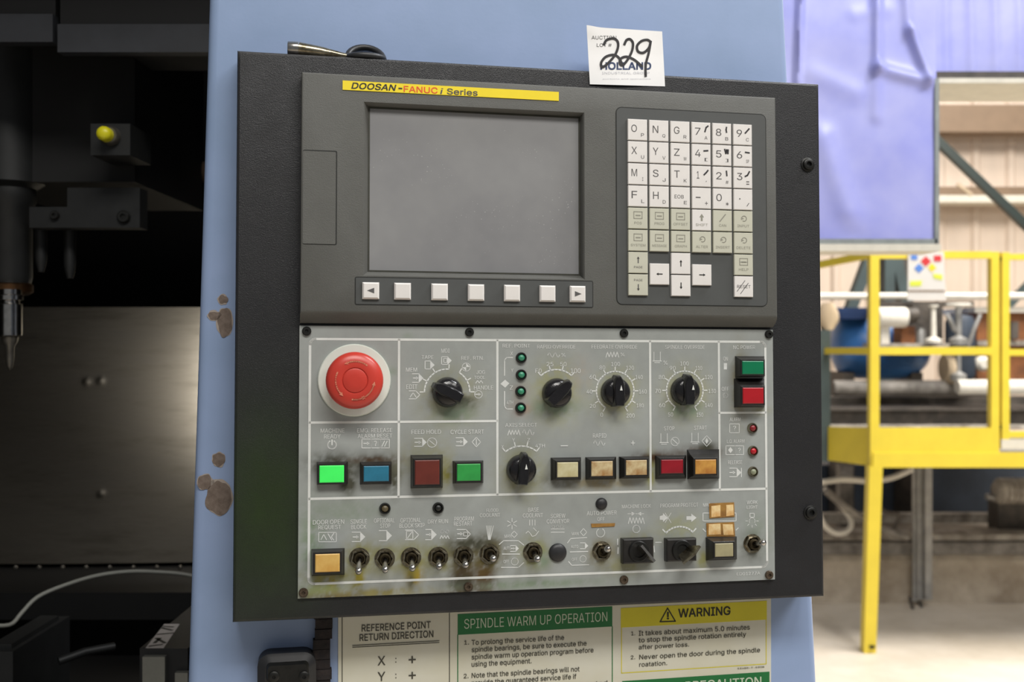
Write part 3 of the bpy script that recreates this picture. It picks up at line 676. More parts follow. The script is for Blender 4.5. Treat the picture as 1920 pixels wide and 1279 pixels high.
# printed symbols
b = MB()
def ln(pts, w=1.5, closed=False): b.ribbon([Q(*p) for p in pts], w*S, PZ, closed)
def fl(pts): b.poly([Q(*p) for p in pts][::-1], PZ)
def house(x0, y0, x1, y1, solid=True):                       # block with an arrow end
    h = (y0+y1)/2; k = x1-(y1-y0)*.5
    ln([(x0, y0), (k, y0)]); ln([(x0, y1), (k, y1)])
    if solid: fl([(k-1, y0-1), (x1, h), (k-1, y1+1)])
    else: ln([(k, y0), (x1, h), (k, y1)])
def arrow(x0, x1, y, h=3): ln([(x0, y), (x1-3, y)], 1.8); fl([(x1-5, y-h), (x1, y), (x1-5, y+h)])
def zig(x0, x1, y, h, n): ln([(x0+(x1-x0)*i/(2*n), y+(h if i % 2 == 0 else -h)) for i in range(2*n+1)], 1.4)
def sine(x0, x1, y, h, n): ln([(x0+(x1-x0)*i/(12*n), y-h*math.sin(2*math.pi*i/12)) for i in range(12*n+1)], 1.4)
def ring(x, y, r, w=1.5): b.ribbon(circ(*Q(x, y), r*S, 20), w*S, PZ, True)
def boxl(x0, y0, x1, y1, w=1.3): ln([(x0, y0), (x1, y0), (x1, y1), (x0, y1)], w, True)
house(773, 701, 794, 717); arrow(775, 785, 709); house(797, 677, 815, 692); ln([(797, 677), (797, 692)]); house(828, 669, 847, 683.5); ln([(828, 669), (828, 683.5)]); boxl(832, 672, 838, 680)
ring(874, 688.5, 7.5); fl([(874, 681), (881.5, 688.5), (874, 688.5)]); fl([(874, 696), (866.5, 688.5), (874, 688.5)]); zig(892, 905, 716, 2.5, 2); ring(897, 739.5, 7); arrow(892, 902, 739.5, 2.5); house(767, 733, 787, 748, False); zig(769, 780, 740.5, 4, 1)
b.ribbon(circ(*Q(622.5, 834), 7.5*S, 16, -240, 60), 2.2*S, PZ); ln([(622.5, 825), (622.5, 834)], 2.2)
boxl(678.5, 823.5, 696, 840); boxl(696, 823.5, 713, 840); boxl(713, 823.5, 730, 840); arrow(682, 693, 831.5); ln([(716, 837), (721, 827)]); ln([(721, 837), (726, 827)]); ln([(702, 828), (705, 827), (706, 830), (704, 833), (704, 836)])
house(777, 822, 800, 837); arrow(778, 790, 829.5); ring(810, 830, 8.5); ln([(805, 826), (815, 834)], 1.2)
house(855, 821, 877, 836); arrow(856, 868, 828.5); ln([(893, 820), (901, 829), (893, 838), (885, 829)], 1.4, True); ln([(893, 824), (893, 834)], 1.6)
ln([(961, 670.5), (950, 670.5), (946, 675), (946, 704)], 1.8); ln([(946, 734), (946, 762), (950, 767), (961, 767)], 1.8); fl([(938, 720), (947, 712), (955, 719), (947, 727)])
sine(1027, 1049, 666, 4, 2); zig(1136, 1160, 665, 5, 4); zig(952, 975, 811, 5, 4); sine(980, 1001, 811, 5, 2); sine(1113, 1134, 831, 4.5, 2)
for x, y in ((1232, 670), (1245, 823), (1303, 822)):
    ln([(x-6, y-10), (x-6, y+6)], 1.2); ln([(x+6, y-10), (x+6, y+6)], 1.2); ln([(x-8, y+7), (x+8, y+7)], 1.6); ln([(x-5, y+10), (x+5, y+10)], 1.4)
ring(1265.5, 828, 8); ln([(1260, 823), (1271, 833)]); ln([(1325, 817), (1334, 827), (1325, 837), (1316, 827)], 1.3, True); fl([(1325, 821), (1328, 827), (1325, 833), (1322, 827)])
fl([(1357, 681), (1363, 681), (1363, 693), (1357, 693)]); ring(1360, 742, 4.5, 2.2); boxl(1368, 795, 1386, 811.5); boxl(1361, 836, 1378, 852.5); boxl(1378, 836, 1394, 852.5); fl([(1369.5, 838), (1374, 844), (1369.5, 850), (1365, 844)])
house(1368, 878, 1390, 894, True); arrow(1368, 1379, 886); ln([(1390, 878), (1390, 894)], 1.8)
boxl(597.5, 998.5, 630.5, 1016); zig(602, 612, 1007, 5, 1); ln([(615, 1001), (622, 1013)]); ln([(626, 1000), (621, 1007), (626, 1013)])
house(660, 998, 685, 1015.5); arrow(662, 673, 1007); house(711, 995, 735, 1014); house(760, 994, 785, 1012, False); boxl(762, 996, 774, 1011); ln([(764, 1009), (772, 998)])
house(798, 993, 819, 1012); arrow(799, 810, 1002.5); ring(829, 997, 3); ring(838, 997, 3); zig(825, 842, 1007, 3, 3); house(857, 993, 882, 1010, False); arrow(858, 868, 1001); boxl(869, 998, 877, 1005)
for x in (912, 915, 918, 921, 925): ln([(x, 986), (917+(x-917)*.25, 1012)], 1.2)
for k in range(6):
    a_ = math.radians(60*k+30); ln([(960+4*math.cos(a_), 982+4*math.sin(a_)), (960+10*math.cos(a_), 982+10*math.sin(a_))], 1.3)
ring(960, 982, 3, 1.2); ln([(964, 996), (970, 1002), (964, 1008), (958, 1002)], 1.2, True)
for x in (993, 998, 1003): ln([(x, 975), (x, 985)], 1.2)
ln([(986, 1000), (990, 996), (994, 1000), (998, 1006), (1004, 1004), (1010, 996)], 1.3); ln([(1000, 990), (1006, 996)], 1.2)
ln([(1033, 998), (1058, 998)], 1.4); ln([(1033, 992), (1058, 992)], 1.1); ring(1037, 988, 2.5, 1); ring(1045, 988, 2.5, 1); ring(1053, 988, 2.5, 1)
ln([(936, 1021), (944, 1014), (972, 1014), (982, 1022)], 1.6); ln([(942, 1039), (974, 1039)], 1.8); ln([(940, 1064), (972, 1064), (982, 1055)], 1.6); house(957, 1023, 973, 1034, True); ring(965, 1053, 6.5, 1.2); arrow(958, 967, 1028.5, 2)
ln([(1064, 1018), (1070, 1010), (1100, 1008)], 1.6); ln([(1069, 1035), (1102, 1034)], 1.8); ln([(1066, 1053), (1072, 1060), (1104, 1059)], 1.6); house(1088, 1018, 1103, 1029, True); ring(1093, 1048, 6, 1.2); ln([(1094, 991), (1100, 998), (1094, 1005), (1088, 998)], 1.2, True)
b.ribbon(circ(*Q(1126, 999), 8*S, 14, 120, 420), 1.5*S, PZ)
ln([(1177, 963.5), (1207, 963.5)], 1.2); fl([(1184, 960), (1192, 963.5), (1184, 967)]); fl([(1202, 960), (1194, 963.5), (1202, 967)]); zig(1178, 1208, 976, 6, 5); ring(1193, 992, 7, 1.8)
fl([(1237, 968), (1243, 966), (1243, 962), (1252, 971), (1243, 979), (1243, 975), (1237, 975)]); ln([(1247, 962), (1258, 980)], 1.2); ln([(1247, 980), (1258, 962)], 1.2)
fl([(1287, 968), (1296, 968), (1296, 963), (1306, 971), (1296, 979), (1296, 975), (1287, 975)])
boxl(1318, 962, 1380, 977, 1.6); boxl(1406, 962.5, 1414, 970, 1.4); b.ribbon(circ(*Q(1410, 977), 6*S, 12, -30, 210), 1.2*S, PZ)
for k in range(5):
    a_ = math.radians(45*k); ln([(1410+8*math.cos(a_), 977+8*math.sin(a_)), (1410+12*math.cos(a_), 977+12*math.sin(a_))], 1.1)
ln([(1158, 1011), (1158, 1021)], 2.2); ln([(1159, 1027), (1158.5, 1038)], 2.4); ln([(1226, 1024), (1227, 1035)], 2); ln([(1229, 1017), (1240, 1017)], 1.6)
ln([(1318, 992), (1323, 997)], 2); ln([(1380, 994), (1384, 990)], 1.8)
part('printed_symbols', b, 'print_faded', opan, label='faded white printed symbols', kind='stuff')
# screws in the plate
s0 = None
for i, (x, y) in enumerate([(575, 621), (880, 623), (1169.5, 625), (1441, 627), (569, 1111), (878, 1100), (1169.5, 1087), (1441.5, 1078)]):
    u, v = Q(x, y)
    if i in (0, 4):
        b = MB(); b.lathe(u, v, [(.0036, WP), (.0036, WP+.0014), (.0030, WP+.0022), (.0014, WP+.0022), (.0013, WP+.0010), (.0001, WP+.001)], 16)
        s0 = part('plate_screw', b, 'screw_dark' if i == 0 else 'screw_rusty', opan, org=(u, v, WP), smooth=35)
    else: clone(s0, opan, (u, v, WP))
# --- push buttons: (frame rect at the plate), (lens rect at its top), colour, height
def push_button(fr, le, m, h=.008, label=None, grow=3.5):
    a = pr(*fr, WP+.001); t = pr(*le, WP+h); g = grow*S
    o3 = ((a[0]+a[2])/2, (a[1]+a[3])/2, WP)
    c_ = (t[0]-g, t[1]-g, t[2]+g, t[3]+g)
    mid = [(a[i]*.45+c_[i]*.55) for i in range(4)]
    b = MB(); b.loft([rect(*a, WP), rect(*a, WP+.0016), rect(mid[0], mid[1], mid[2], mid[3], WP+h*.45), rect(*c_, WP+h-.0012), rect(c_[0]+.0005, c_[1]+.0005, c_[2]-.0005, c_[3]-.0005, WP+h-.0006), rect(*t, WP+h-.0006), rect(*t, WP+h-.0016)], True, True)
    f = part('push_button', b, 'button_black', opan, org=o3, label=label)
    b = MB(); b.loft([rect(*t, WP+h-.0016), rect(*t, WP+h-.0004), rect(t[0]+.0006, t[1]+.0006, t[2]-.0006, t[3]-.0006, WP+h)]); part('lens', b, m, f)
    return f
for fr, le, m, h, lb in [((594, 866, 652, 908), (599, 873, 645, 905), 'lens_green_lit', .007, 'bright green lit button'), ((675, 866, 734, 908), (682, 874, 729, 903), 'lens_blue', .007, 'blue button'), ((770, 853, 830, 915), (778, 863, 824, 909), 'lens_brown', .010, 'large dark brown button'), ((849, 864, 906, 906), (857, 870, 901, 902), 'lens_green', .008, 'dull green button'),
    ((1033, 858, 1089, 900), (1045, 867, 1084, 895), 'lens_cream', .009, 'cream button'), ((1098, 857, 1155, 899), (1109, 865, 1149, 893), 'lens_rusty', .009, 'cream button with a brown burn'), ((1161, 856, 1217, 897), (1174, 863, 1213, 891), 'lens_rusty', .009, 'cream button with rusty streak'), ((1229, 854, 1286, 898), (1240, 862, 1281, 888), 'lens_red_dark', .008, 'dark red button'),
    ((1289, 843, 1348, 898), (1304, 862, 1343, 889), 'lens_amber', .014, 'tall amber button'), ((1379, 668, 1433, 707), (1392, 677, 1432, 702), 'lens_green_deep', .011, 'deep green power button'), ((1377, 710, 1433, 764), (1393, 727, 1432, 757), 'lens_red', .013, 'red power button'),
    ((584, 1029, 646, 1079), (591, 1039, 637, 1073), 'lens_amber_pale', .010, 'amber button with a black frame'), ((1324, 1007, 1381, 1050), (1341, 1019, 1375, 1044), 'lens_olive', .013, 'tall olive button')]:
    push_button(fr, le, m, h, lb)
# --- burnt tape labels
def tape(pts, m, lab, cells):
    b = MB(); b.poly([Q(*p) for p in pts][::-1], WP+.0001, WP+.0006); t = part('tape_label', b, 'tape_brown', opan, label=lab)
    for c_ in cells:
        b = MB(); b.poly([Q(*p) for p in c_][::-1], WP+.0005, WP+.0009); part('label_window', b, m, t)
tape([(1329, 944), (1376, 942), (1377, 969), (1330, 972)], 'tape_burnt', 'burnt yellow label', [[(1333, 949), (1350, 947), (1350, 968), (1333, 970)], [(1361, 947), (1374, 946), (1375, 966), (1361, 968)]])
tape([(1324, 981), (1376, 979), (1378, 1006), (1325, 1006)], 'tape_burnt', 'burnt yellow label', [[(1328, 983), (1350, 982), (1351, 1002), (1328, 1003)], [(1354, 983), (1373, 983), (1375, 1003), (1356, 1003)]])
b = MB(); b.poly([Q(*p) for p in [(1108, 982), (1153, 981), (1152, 987), (1109, 989)]][::-1], WP+.0001, WP+.0006); part('tape_scrap', b, 'tape_brown', opan, label='scrap of brown tape')
# --- emergency stop
eu, ev = Q(664.3, 713); er = (Q(733, 713)[0]-Q(596, 713)[0])/2
b = MB(); b.lathe(eu, ev, [(er, WP), (er, WP+.0016), (er-.0008, WP+.0026), (er*.6, WP+.0032), (er*.4, WP+.0034)], 56)
es = part('emergency_stop', b, 'estop_collar', opan, org=(eu, ev, WP), smooth=40, label='white collar of the stop button')
hu, hv = P(665.5, 713.5, .024); k = (P(720, 713, .024)[0]-P(611, 713, .024)[0])/2/.025
b = MB(); b.lathe(hu, hv, [(.013*k, WP+.003), (.013*k, .012), (.0235*k, .0145), (.0248*k, .016), (.025*k, .0195), (.0242*k, .0225), (.0215*k, .0246), (.017*k, .0257), (.0118*k, .0262), (.0113*k, .0261), (.0110*k, .0255), (.0106*k, .0255), (.0103*k, .0261), (.0098*k, .0263), (.004*k, .0265), (.0001, .0266)], 56)
part('mushroom_head', b, 'estop_red', es, smooth=40, label='red mushroom push head')
b = MB()
for a0, a1 in ((52, 112), (155, 222), (262, 292), (300, 345)):
    R = .0166*k; b.ribbon(circ(hu, hv, R, 10, a0, a1), .0011, .0261)
    for ae, sg in ((a1, 1),) if a0 != 300 else ((a0, -1), (a1, 1)):
        t = math.radians(ae); px_, py_ = hu+R*math.cos(t), hv+R*math.sin(t); tx, ty = -math.sin(t)*sg, math.cos(t)*sg; nx_, ny_ = math.cos(t), math.sin(t)
        tri = [(px_+tx*.0030, py_+ty*.0030), (px_+nx_*.0014, py_+ny_*.0014), (px_-nx_*.0014, py_-ny_*.0014)]
        b.poly(tri if sg > 0 else tri[::-1], .0261)
part('turn_arrows', b, 'estop_arrow', es)
# --- rotary knobs: base centre, angle of the grip
def knob(x, y, ang, mark=None):
    u, v = Q(x, y); r = 27.5*S
    b = MB(); b.lathe(u, v, [(r*1.0, WP), (r*1.02, WP+.0020), (r*.98, WP+.0055), (r*.90, WP+.0085), (r*.72, WP+.0105), (r*.4, WP+.0115), (.0001, WP+.0118)], 36)
    kb = part('rotary_knob', b, 'knob_black', opan, org=(u, v, WP), smooth=50)
    ca, sa_ = math.cos(math.radians(ang)), math.sin(math.radians(ang))
    def loc(pts, z): return [(u+p[0]*ca-p[1]*sa_, v+p[0]*sa_+p[1]*ca, z) for p in pts]
    def outline(L, wd, tip): return [(-L, -wd*.8), (-L*.6, -wd), (L*.5, -wd), (L*.9, -wd*.7), (L+tip, -wd*.35), (L+tip, wd*.35), (L*.9, wd*.7), (L*.5, wd), (-L*.6, wd), (-L, wd*.8)]
    b = MB(); b.loft([loc(outline(r*1.0, .0056, .0022), WP+.003), loc(outline(r*.98, .0050, .0018), WP+.0100), loc(outline(r*.93, .0044, .0012), WP+.0142), loc(outline(r*.88, .0034, .0008), WP+.0152)])
    part('grip', b, 'knob_black', kb, smooth=35)
    if mark:
        mu, mv = P(mark[0]-2, mark[1], WP+.0154); b = MB(); b.poly([(mu, mv+.0024), (mu-.0011, mv-.0018), (mu+.0011, mv-.0018)], WP+.0154); part('pointer_mark', b, 'print_white', kb)
    return kb
knob(838.5, 735.5, 154); knob(1043, 737, 45, None); knob(1152.5, 735, 91, (1167, 728)); knob(1282.5, 733, 90, (1302, 727)); knob(976.5, 880, 84, (989, 876))
# --- indicator lamps
l0 = None
for x, y, m in [(978, 671, 'led_green'), (978, 703, 'led_green'), (977, 734, 'led_green'), (977, 765, 'led_green'), (1412, 803, 'led_red'), (1413, 846, 'led_red_bright'), (1413, 885, 'led_clear'), (722, 954, 'led_brown'), (822, 953, 'led_black')]:
    u, v = Q(x, y, WP+.002); r = 10.3*S
    if l0 is None:
        b = MB(); b.lathe(u, v, [(r, WP), (r, WP+.0012), (r*.88, WP+.0026), (r*.72, WP+.0026), (r*.68, WP+.0012)], 24); l0 = lo = part('indicator_lamp', b, 'screw_dark', opan, org=(u, v, WP), smooth=40)
        b = MB(); b.lathe(u, v, [(r*.66, WP), (r*.64, WP+.0016), (r*.45, WP+.0026), (.0001, WP+.003)], 20); g0 = part('lens', b, m, lo, org=(u, v, WP), smooth=60)
    else:
        lo = clone(l0, opan, (u, v, WP)); g = clone(g0, lo, (u, v, WP)); g.data = g0.data.copy(); g.data.materials[0] = MATS[m]
    if 'red' in m or 'clear' in m: lo.data = lo.data.copy(); lo.data.materials[0] = MATS['chrome_dirty']
# --- hole plugs
for x, y, rp in ((1128, 945, 11.3), (1046, 1036.5, 17)):
    u, v = Q(x, y, WP+.001); r = rp*S; b = MB(); b.lathe(u, v, [(r, WP), (r, WP+.0008), (r*.9, WP+.0020), (r*.6, WP+.0030), (.0001, WP+.0034)], 32); part('hole_plug', b, 'black_plain', opan, org=(u, v, WP), smooth=60, label='domed black hole plug')
# --- toggle switches: nut centre, lever tip
t0 = None
for x, y, tx, ty in [(674, 1047, 672, 1072), (721.5, 1048, 722, 1069), (771, 1046, 773, 1066), (822, 1045, 823, 1063), (869.5, 1043, 873, 1060), (918, 1039, 925, 1048), (999.5, 1036, 1008, 1049), (1129, 1034, 1140, 1029), (1412, 1020, 1431, 1017.5)]:
    u, v = Q(x, y, WP+.0015); o3 = (u, v, WP)
    if t0 is None:
        r = 17.5*S; b = MB(); b.lathe(u, v, [(r*1.06, WP), (r*1.06, WP+.0005)], 24); b.lathe(u, v, [(r, WP+.0005), (r*1.0, WP+.0024), (r*.93, WP+.0030), (r*.78, WP+.0030), (r*.72, WP+.0008)], 6, .3)
        t0 = to = part('toggle_switch', b, 'chrome_dirty', opan, org=o3, smooth=20)
        b = MB(); b.lathe(u, v, [(r*.74, WP+.001), (r*.60, WP+.0012), (r*.58, WP+.0052), (r*.52, WP+.0060), (r*.42, WP+.0060), (r*.36, WP+.0035), (.0001, WP+.0035)], 22); u0 = part('bushing', b, 'bushing_grimy', to, org=o3, smooth=40)
    else:
        to = clone(t0, opan, o3); bu = clone(u0, to, o3)
        to.rotation_euler = (0, 0, random.uniform(-.4, .4))
    tu, tv = P(tx, ty, WP+.0165); p = Vector((u, v, WP+.003)); q = Vector((tu, tv, WP+.0165)); d = (q-p).normalized()
    b = MB(); b.tube([p, p+(q-p)*.35, p+(q-p)*.8, q-d*.001, q+d*.0012, q+d*.0022], [.0016, .0019, .0025, .0028, .0022, .0004], 14)
    if to.rotation_euler.z:
        zz = -to.rotation_euler.z; b.v = [((w[0]-u)*math.cos(zz)-(w[1]-v)*math.sin(zz)+u, (w[0]-u)*math.sin(zz)+(w[1]-v)*math.cos(zz)+v, w[2]) for w in b.v]
    part('lever', b, 'chrome', to, org=o3, smooth=60)
# --- key switches
def keyswitch(rc, e0, e1, m, bend=None):
    a = pr(*rc, WP+.004); o3 = ((a[0]+a[2])/2, (a[1]+a[3])/2, WP); b = MB(); b.box(a[0], a[1], WP, a[2], a[3], WP+.007, .0012)
    ks = part('key_switch', b, 'button_black', opan, org=o3)
    b = MB(); b.lathe(o3[0], o3[1], [(.0085, WP+.007), (.0085, WP+.0082), (.0078, WP+.0090), (.0050, WP+.0090), (.0048, WP+.0080), (.0001, WP+.008)], 28); part('lock_barrel', b, 'screw_dark', ks, smooth=40)
    z1 = WP+.022; z0 = WP+.008; pts = [P(*e0, z1)]+([P(*bend, z1)] if bend else [])+[P(*e1, z1)]
    cx, cy = o3[0], o3[1]; t = .0010
    b = MB()
    for p, q in zip(pts, pts[1:]):
        d = Vector((q[0]-p[0], q[1]-p[1])).normalized(); n_ = Vector((-d.y, d.x))*t
        lo_p = (cx+(p[0]-cx)*.55, cy+(p[1]-cy)*.55); lo_q = (cx+(q[0]-cx)*.55, cy+(q[1]-cy)*.55)
        b.loft([[(lo_p[0]-n_.x, lo_p[1]-n_.y, z0), (lo_q[0]-n_.x, lo_q[1]-n_.y, z0), (lo_q[0]+n_.x, lo_q[1]+n_.y, z0), (lo_p[0]+n_.x, lo_p[1]+n_.y, z0)],
                [(p[0]-n_.x, p[1]-n_.y, z1), (q[0]-n_.x, q[1]-n_.y, z1), (q[0]+n_.x, q[1]+n_.y, z1), (p[0]+n_.x, p[1]+n_.y, z1)]])
    kb = part('key', b, m, ks, label='metal key in the lock')
keyswitch((1166, 1009, 1224, 1056), (1203, 1023), (1228, 1053), 'chrome')
keyswitch((1248, 1009, 1304, 1052), (1281, 1057), (1313, 1024), 'chrome_dirty', (1303, 1039))

# ------------------------------------------------------------------ auction tag stuck on the top of the box
tg = thing('auction_tag', 'white paper auction tag with handwritten number 229', 'tag', MP, (*P(1176, 160, .002), .001))
TL, TR, BR_, BL = (1100, 50), (1241.5, 59), (1247, 162), (1106, 158)
def tagpt(s, t, lift=0.0):                                   # s to the right, t down, both 0..1
    w = .0012+.003*max(0, (.45-t))**1.2+.012*max(0, .16-s)*max(0, .22-t)*10*.4+.0008*math.sin(s*5)+lift
    if s < .2 and t < .12: w += .0
    x = (TL[0]*(1-s)+TR[0]*s)*(1-t)+(BL[0]*(1-s)+BR_[0]*s)*t; y = (TL[1]*(1-s)+TR[1]*s)*(1-t)+(BL[1]*(1-s)+BR_[1]*s)*t
    if t == 0: y -= 3*math.exp(-(s/.12)**2)
    u, v = P(x, y, w); return (u, v, w)
b = MB(); n = 16; vs = [tagpt(i/n, j/n) for j in range(n+1) for i in range(n+1)]+[tagpt(i/n, j/n, -.0003) for j in range(n+1) for i in range(n+1)]
m1 = n+1; N2 = m1*m1; fs = [(j*m1+i, (j+1)*m1+i, (j+1)*m1+i+1, j*m1+i+1) for j in range(n) for i in range(n)]; fs += [tuple(q+N2 for q in reversed(f)) for f in fs]
rim = [i for i in range(m1)]+[j*m1+n for j in range(1, m1)]+[n*m1+i for i in range(n-1, -1, -1)]+[j*m1 for j in range(n-1, 0, -1)]
fs += [(rim[k], rim[(k+1) % len(rim)], rim[(k+1) % len(rim)]+N2, rim[k]+N2) for k in range(len(rim))]
b.add(vs, fs); part('paper', b, 'paper_white', tg, smooth=40)
def tag_xy(cx, cy):                                          # pixel of the enlarged crop -> s, t on the tag
    x = 1050+cx/3.765; y = 20+cy/3.765; s = .5; t = .5
    for _ in range(12):
        px_ = (TL[0]*(1-s)+TR[0]*s)*(1-t)+(BL[0]*(1-s)+BR_[0]*s)*t; py_ = (TL[1]*(1-s)+TR[1]*s)*(1-t)+(BL[1]*(1-s)+BR_[1]*s)*t
        s += (x-px_)/141; t += (y-py_)/106
    return s, t
def on_tag(mb, lift): mb.v = [tagpt(*tag_xy(v[0], v[1]), lift) for v in mb.v]; return mb
def smooth_line(pts, k=5):
    pts = [Vector(p) for p in pts]; out = []
    for i in range(len(pts)-1):
        p0 = pts[max(i-1, 0)]; p1 = pts[i]; p2 = pts[i+1]; p3 = pts[min(i+2, len(pts)-1)]
        for q in range(k):
            t = q/k; out.append(.5*((2*p1)+(p2-p0)*t+(2*p0-5*p1+4*p2-p3)*t*t+(3*p1-p0-3*p2+p3)*t**3))
    return out+[pts[-1]]
b = MB()
for st in ([(310, 238), (330, 207), (375, 196), (405, 215), (410, 255), (390, 310), (350, 360), (312, 393), (293, 395), (293, 362), (325, 325), (378, 312), (415, 332), (440, 380)],
           [(455, 238), (470, 208), (495, 202), (515, 230), (508, 285), (478, 345), (445, 383), (424, 375), (428, 340), (470, 325), (525, 347), (578, 392)],
           [(640, 220), (615, 206), (575, 215), (545, 248), (552, 288), (590, 296), (628, 262), (640, 218), (626, 300), (606, 380), (605, 462)]):
    pts = smooth_line(st); b.ribbon([(p.x, p.y) for p in pts], 17, 0)
b.f = [tuple(reversed(f)) for f in b.f]
part('handwriting', on_tag(b, .0004), 'marker', tg, label='black marker number 229')
b = MB()
for t_, x, y, w_, h_ in (('AUCTION', 310, 190, 175, 26), ('LOT #', 312, 243, 105, 24)): b.text(t_, x, y, w_, -h_, 0)
b.f = [tuple(reversed(f)) for f in b.f]; part('small_print', on_tag(b, .0002), 'key_ink', tg)
b = MB(); b.text('HOLLAND', 462, 388, 355, -50, 0, 0, .06); b.f = [tuple(reversed(f)) for f in b.f]; part('company_print', on_tag(b, .0002), 'ink_blue', tg)
b = MB(); b.text('INDUSTRIAL GROUP', 465, 440, 335, -16, 0); b.text('auctions and appraisals', 470, 482, 340, -10, 0); b.f = [tuple(reversed(f)) for f in b.f]; part('pale_print', on_tag(b, .0002), 'ink_pale', tg)

# ------------------------------------------------------------------ small tapered tool with a ring, lying on the box
ztop = V1
pen = thing('tapered_punch', 'chrome tapered hand tool with black ring lying on control box', 'tool', MP, (*P(600, 100, -.006), -.006))
pc = lambda x, y: (*P(x, y, -.006), -.006)
yv = lambda x: V1+.0003
def axisp(x, r): return (P(x, 95, -.009)[0], yv(x)+r, -.009)
b = MB(); b.tube([axisp(539, .0060), axisp(541, .0060), axisp(559, .0060), axisp(560, .0060)], [.0052, .0058, .0058, .0054], 20); part('end_cap', b, 'chrome', pen, smooth=40)
b = MB(); b.tube([axisp(560, .0060), axisp(600, .0047), axisp(640, .0028), axisp(657, .0022)], [.0056, .0045, .0027, .0021], 20); part('tapered_shaft', b, 'chrome_dirty', pen, smooth=50)
b = MB(); cu_, R = P(686, 95, -.009)[0], .0130
b.tube([(cu_+R*1.12*math.cos(t), V1+.0022+(.0130)*max(0, math.sin(t)), -.012+.009*math.cos(2*t)*0-.011*math.sin(t)) for t in [2*math.pi*i/28 for i in range(29)]], .0026, 10); part('ring', b, 'black_plain', pen, smooth=60, label='black ring')

# ------------------------------------------------------------------ instruction sheet below the box
sg = thing('instruction_sheet', 'cream instruction sheet with green and yellow headings below control box', 'sign', MC, (*C(1040, 1279), 0))
def cr(x0, y0, x1, y1):
    p = C(x0, (y0+y1)/2); q = C(x1, (y0+y1)/2); t = C((x0+x1)/2, y0); u = C((x0+x1)/2, y1); return p[0], u[1], q[0], t[1]
sx0 = C(634, 1220)[0]; sx1 = C(1445, 1200)[0]; st = C(1040, 1105)[1]; sbm = C(1040, 1420)[1]
b = MB(); b.box(sx0, sbm, .0001, sx1, st, .0007); part('sheet', b, 'sign_cream', sg)
Z1, Z2 = .0009, .0011
def ctext(mb, t_, x0, x1, y0, y1, h, z=Z2, bold=.0):         # text from (x0,y0) to (x1,y1) in photo pixels
    p = C(x0, y0); q = C(x1, y1); mb.text(t_, (p[0]+q[0])/2, (p[1]+q[1])/2, q[0]-p[0], h*S, z, math.atan2(q[1]-p[1], q[0]-p[0])*0, bold)
# reference point panel
b = MB(); x0, x1 = C(641.5, 1220)[0], C(842.5, 1210)[0]; top = C(740, 1148)[1]
b.ribbon([(x0, sbm), (x0, top), (x1, top), (x1, sbm)], 1.6*S, Z1); part('reference_frame', b, 'sign_text', sg)
b = MB(); ctext(b, 'REFERENCE POINT', 678, 807, 1178, 1171, 13, bold=.015); ctext(b, 'RETURN DIRECTION', 674, 812, 1195, 1189, 13, bold=.015)
p = C(661, 1209); q = C(823, 1202); mv = (p[1]+q[1])/2; b.ribbon([(p[0], mv), (q[0], mv)], 1.3*S, Z2); b.ribbon([(p[0], mv-3.4*S), (q[0], mv-3.4*S)], 1.3*S, Z2)
for ch, y in (('X', 1238.5), ('Y', 1268), ('Z', 1298)):
    ctext(b, ch, 708, 722, y, y, 17, bold=.01); ctext(b, '+', 766, 779, y-2, y-2, 13, bold=.02); ctext(b, ':', 741, 743, y-1, y-1, 9)
part('reference_lettering', b, 'sign_text', sg)
# warm up panel
hx0 = C(858, 1180)[0]; hx1 = C(1147.5, 1170)[0]; h1 = (C(858, 1150)[1]+C(1147, 1138)[1])/2; h0 = (C(860, 1188)[1]+C(1147, 1176.5)[1])/2
b = MB(); b.box(hx0, h0, .0006, hx1, h1, Z1); wu = part('warm_up_heading', b, 'sign_green', sg, label='green heading bar')
b = MB(); ctext(b, 'SPINDLE WARM UP OPERATION', 870, 1138, 1167, 1158, 19, bold=.0); part('heading_letters', b, 'sign_mint', wu)
b = MB(); b.ribbon([(hx0, h0), (hx0, sbm)], 1.8*S, Z1); b.ribbon([(hx1, h0), (hx1, sbm)], 1.8*S, Z1); part('warm_up_frame', b, 'sign_green', sg)
b = MB()
for t_, x0, x1, y, h in (('1.', 870, 879, 1204.5, 8), ('To prolong the service life of the', 884, 1057, 1201, 12.5), ('spindle bearings, be sure to execute the', 884, 1099, 1213, 12.5), ('spindle warm up operation program before', 884, 1112, 1226, 12.5), ('using the equipment.', 884, 996, 1243, 12.5),
        ('2.', 869, 878, 1267, 8.5), ('Note that the spindle bearings will not', 884, 1086, 1261, 12.5), ('provide the guaranteed service life if', 884, 1080, 1275, 12.5), ('warm up operation is not executed', 884, 1138, 1289, 12)):
    ctext(b, t_, x0, x1, y, y, h, bold=.008)
part('warm_up_lettering', b, 'sign_text', sg)
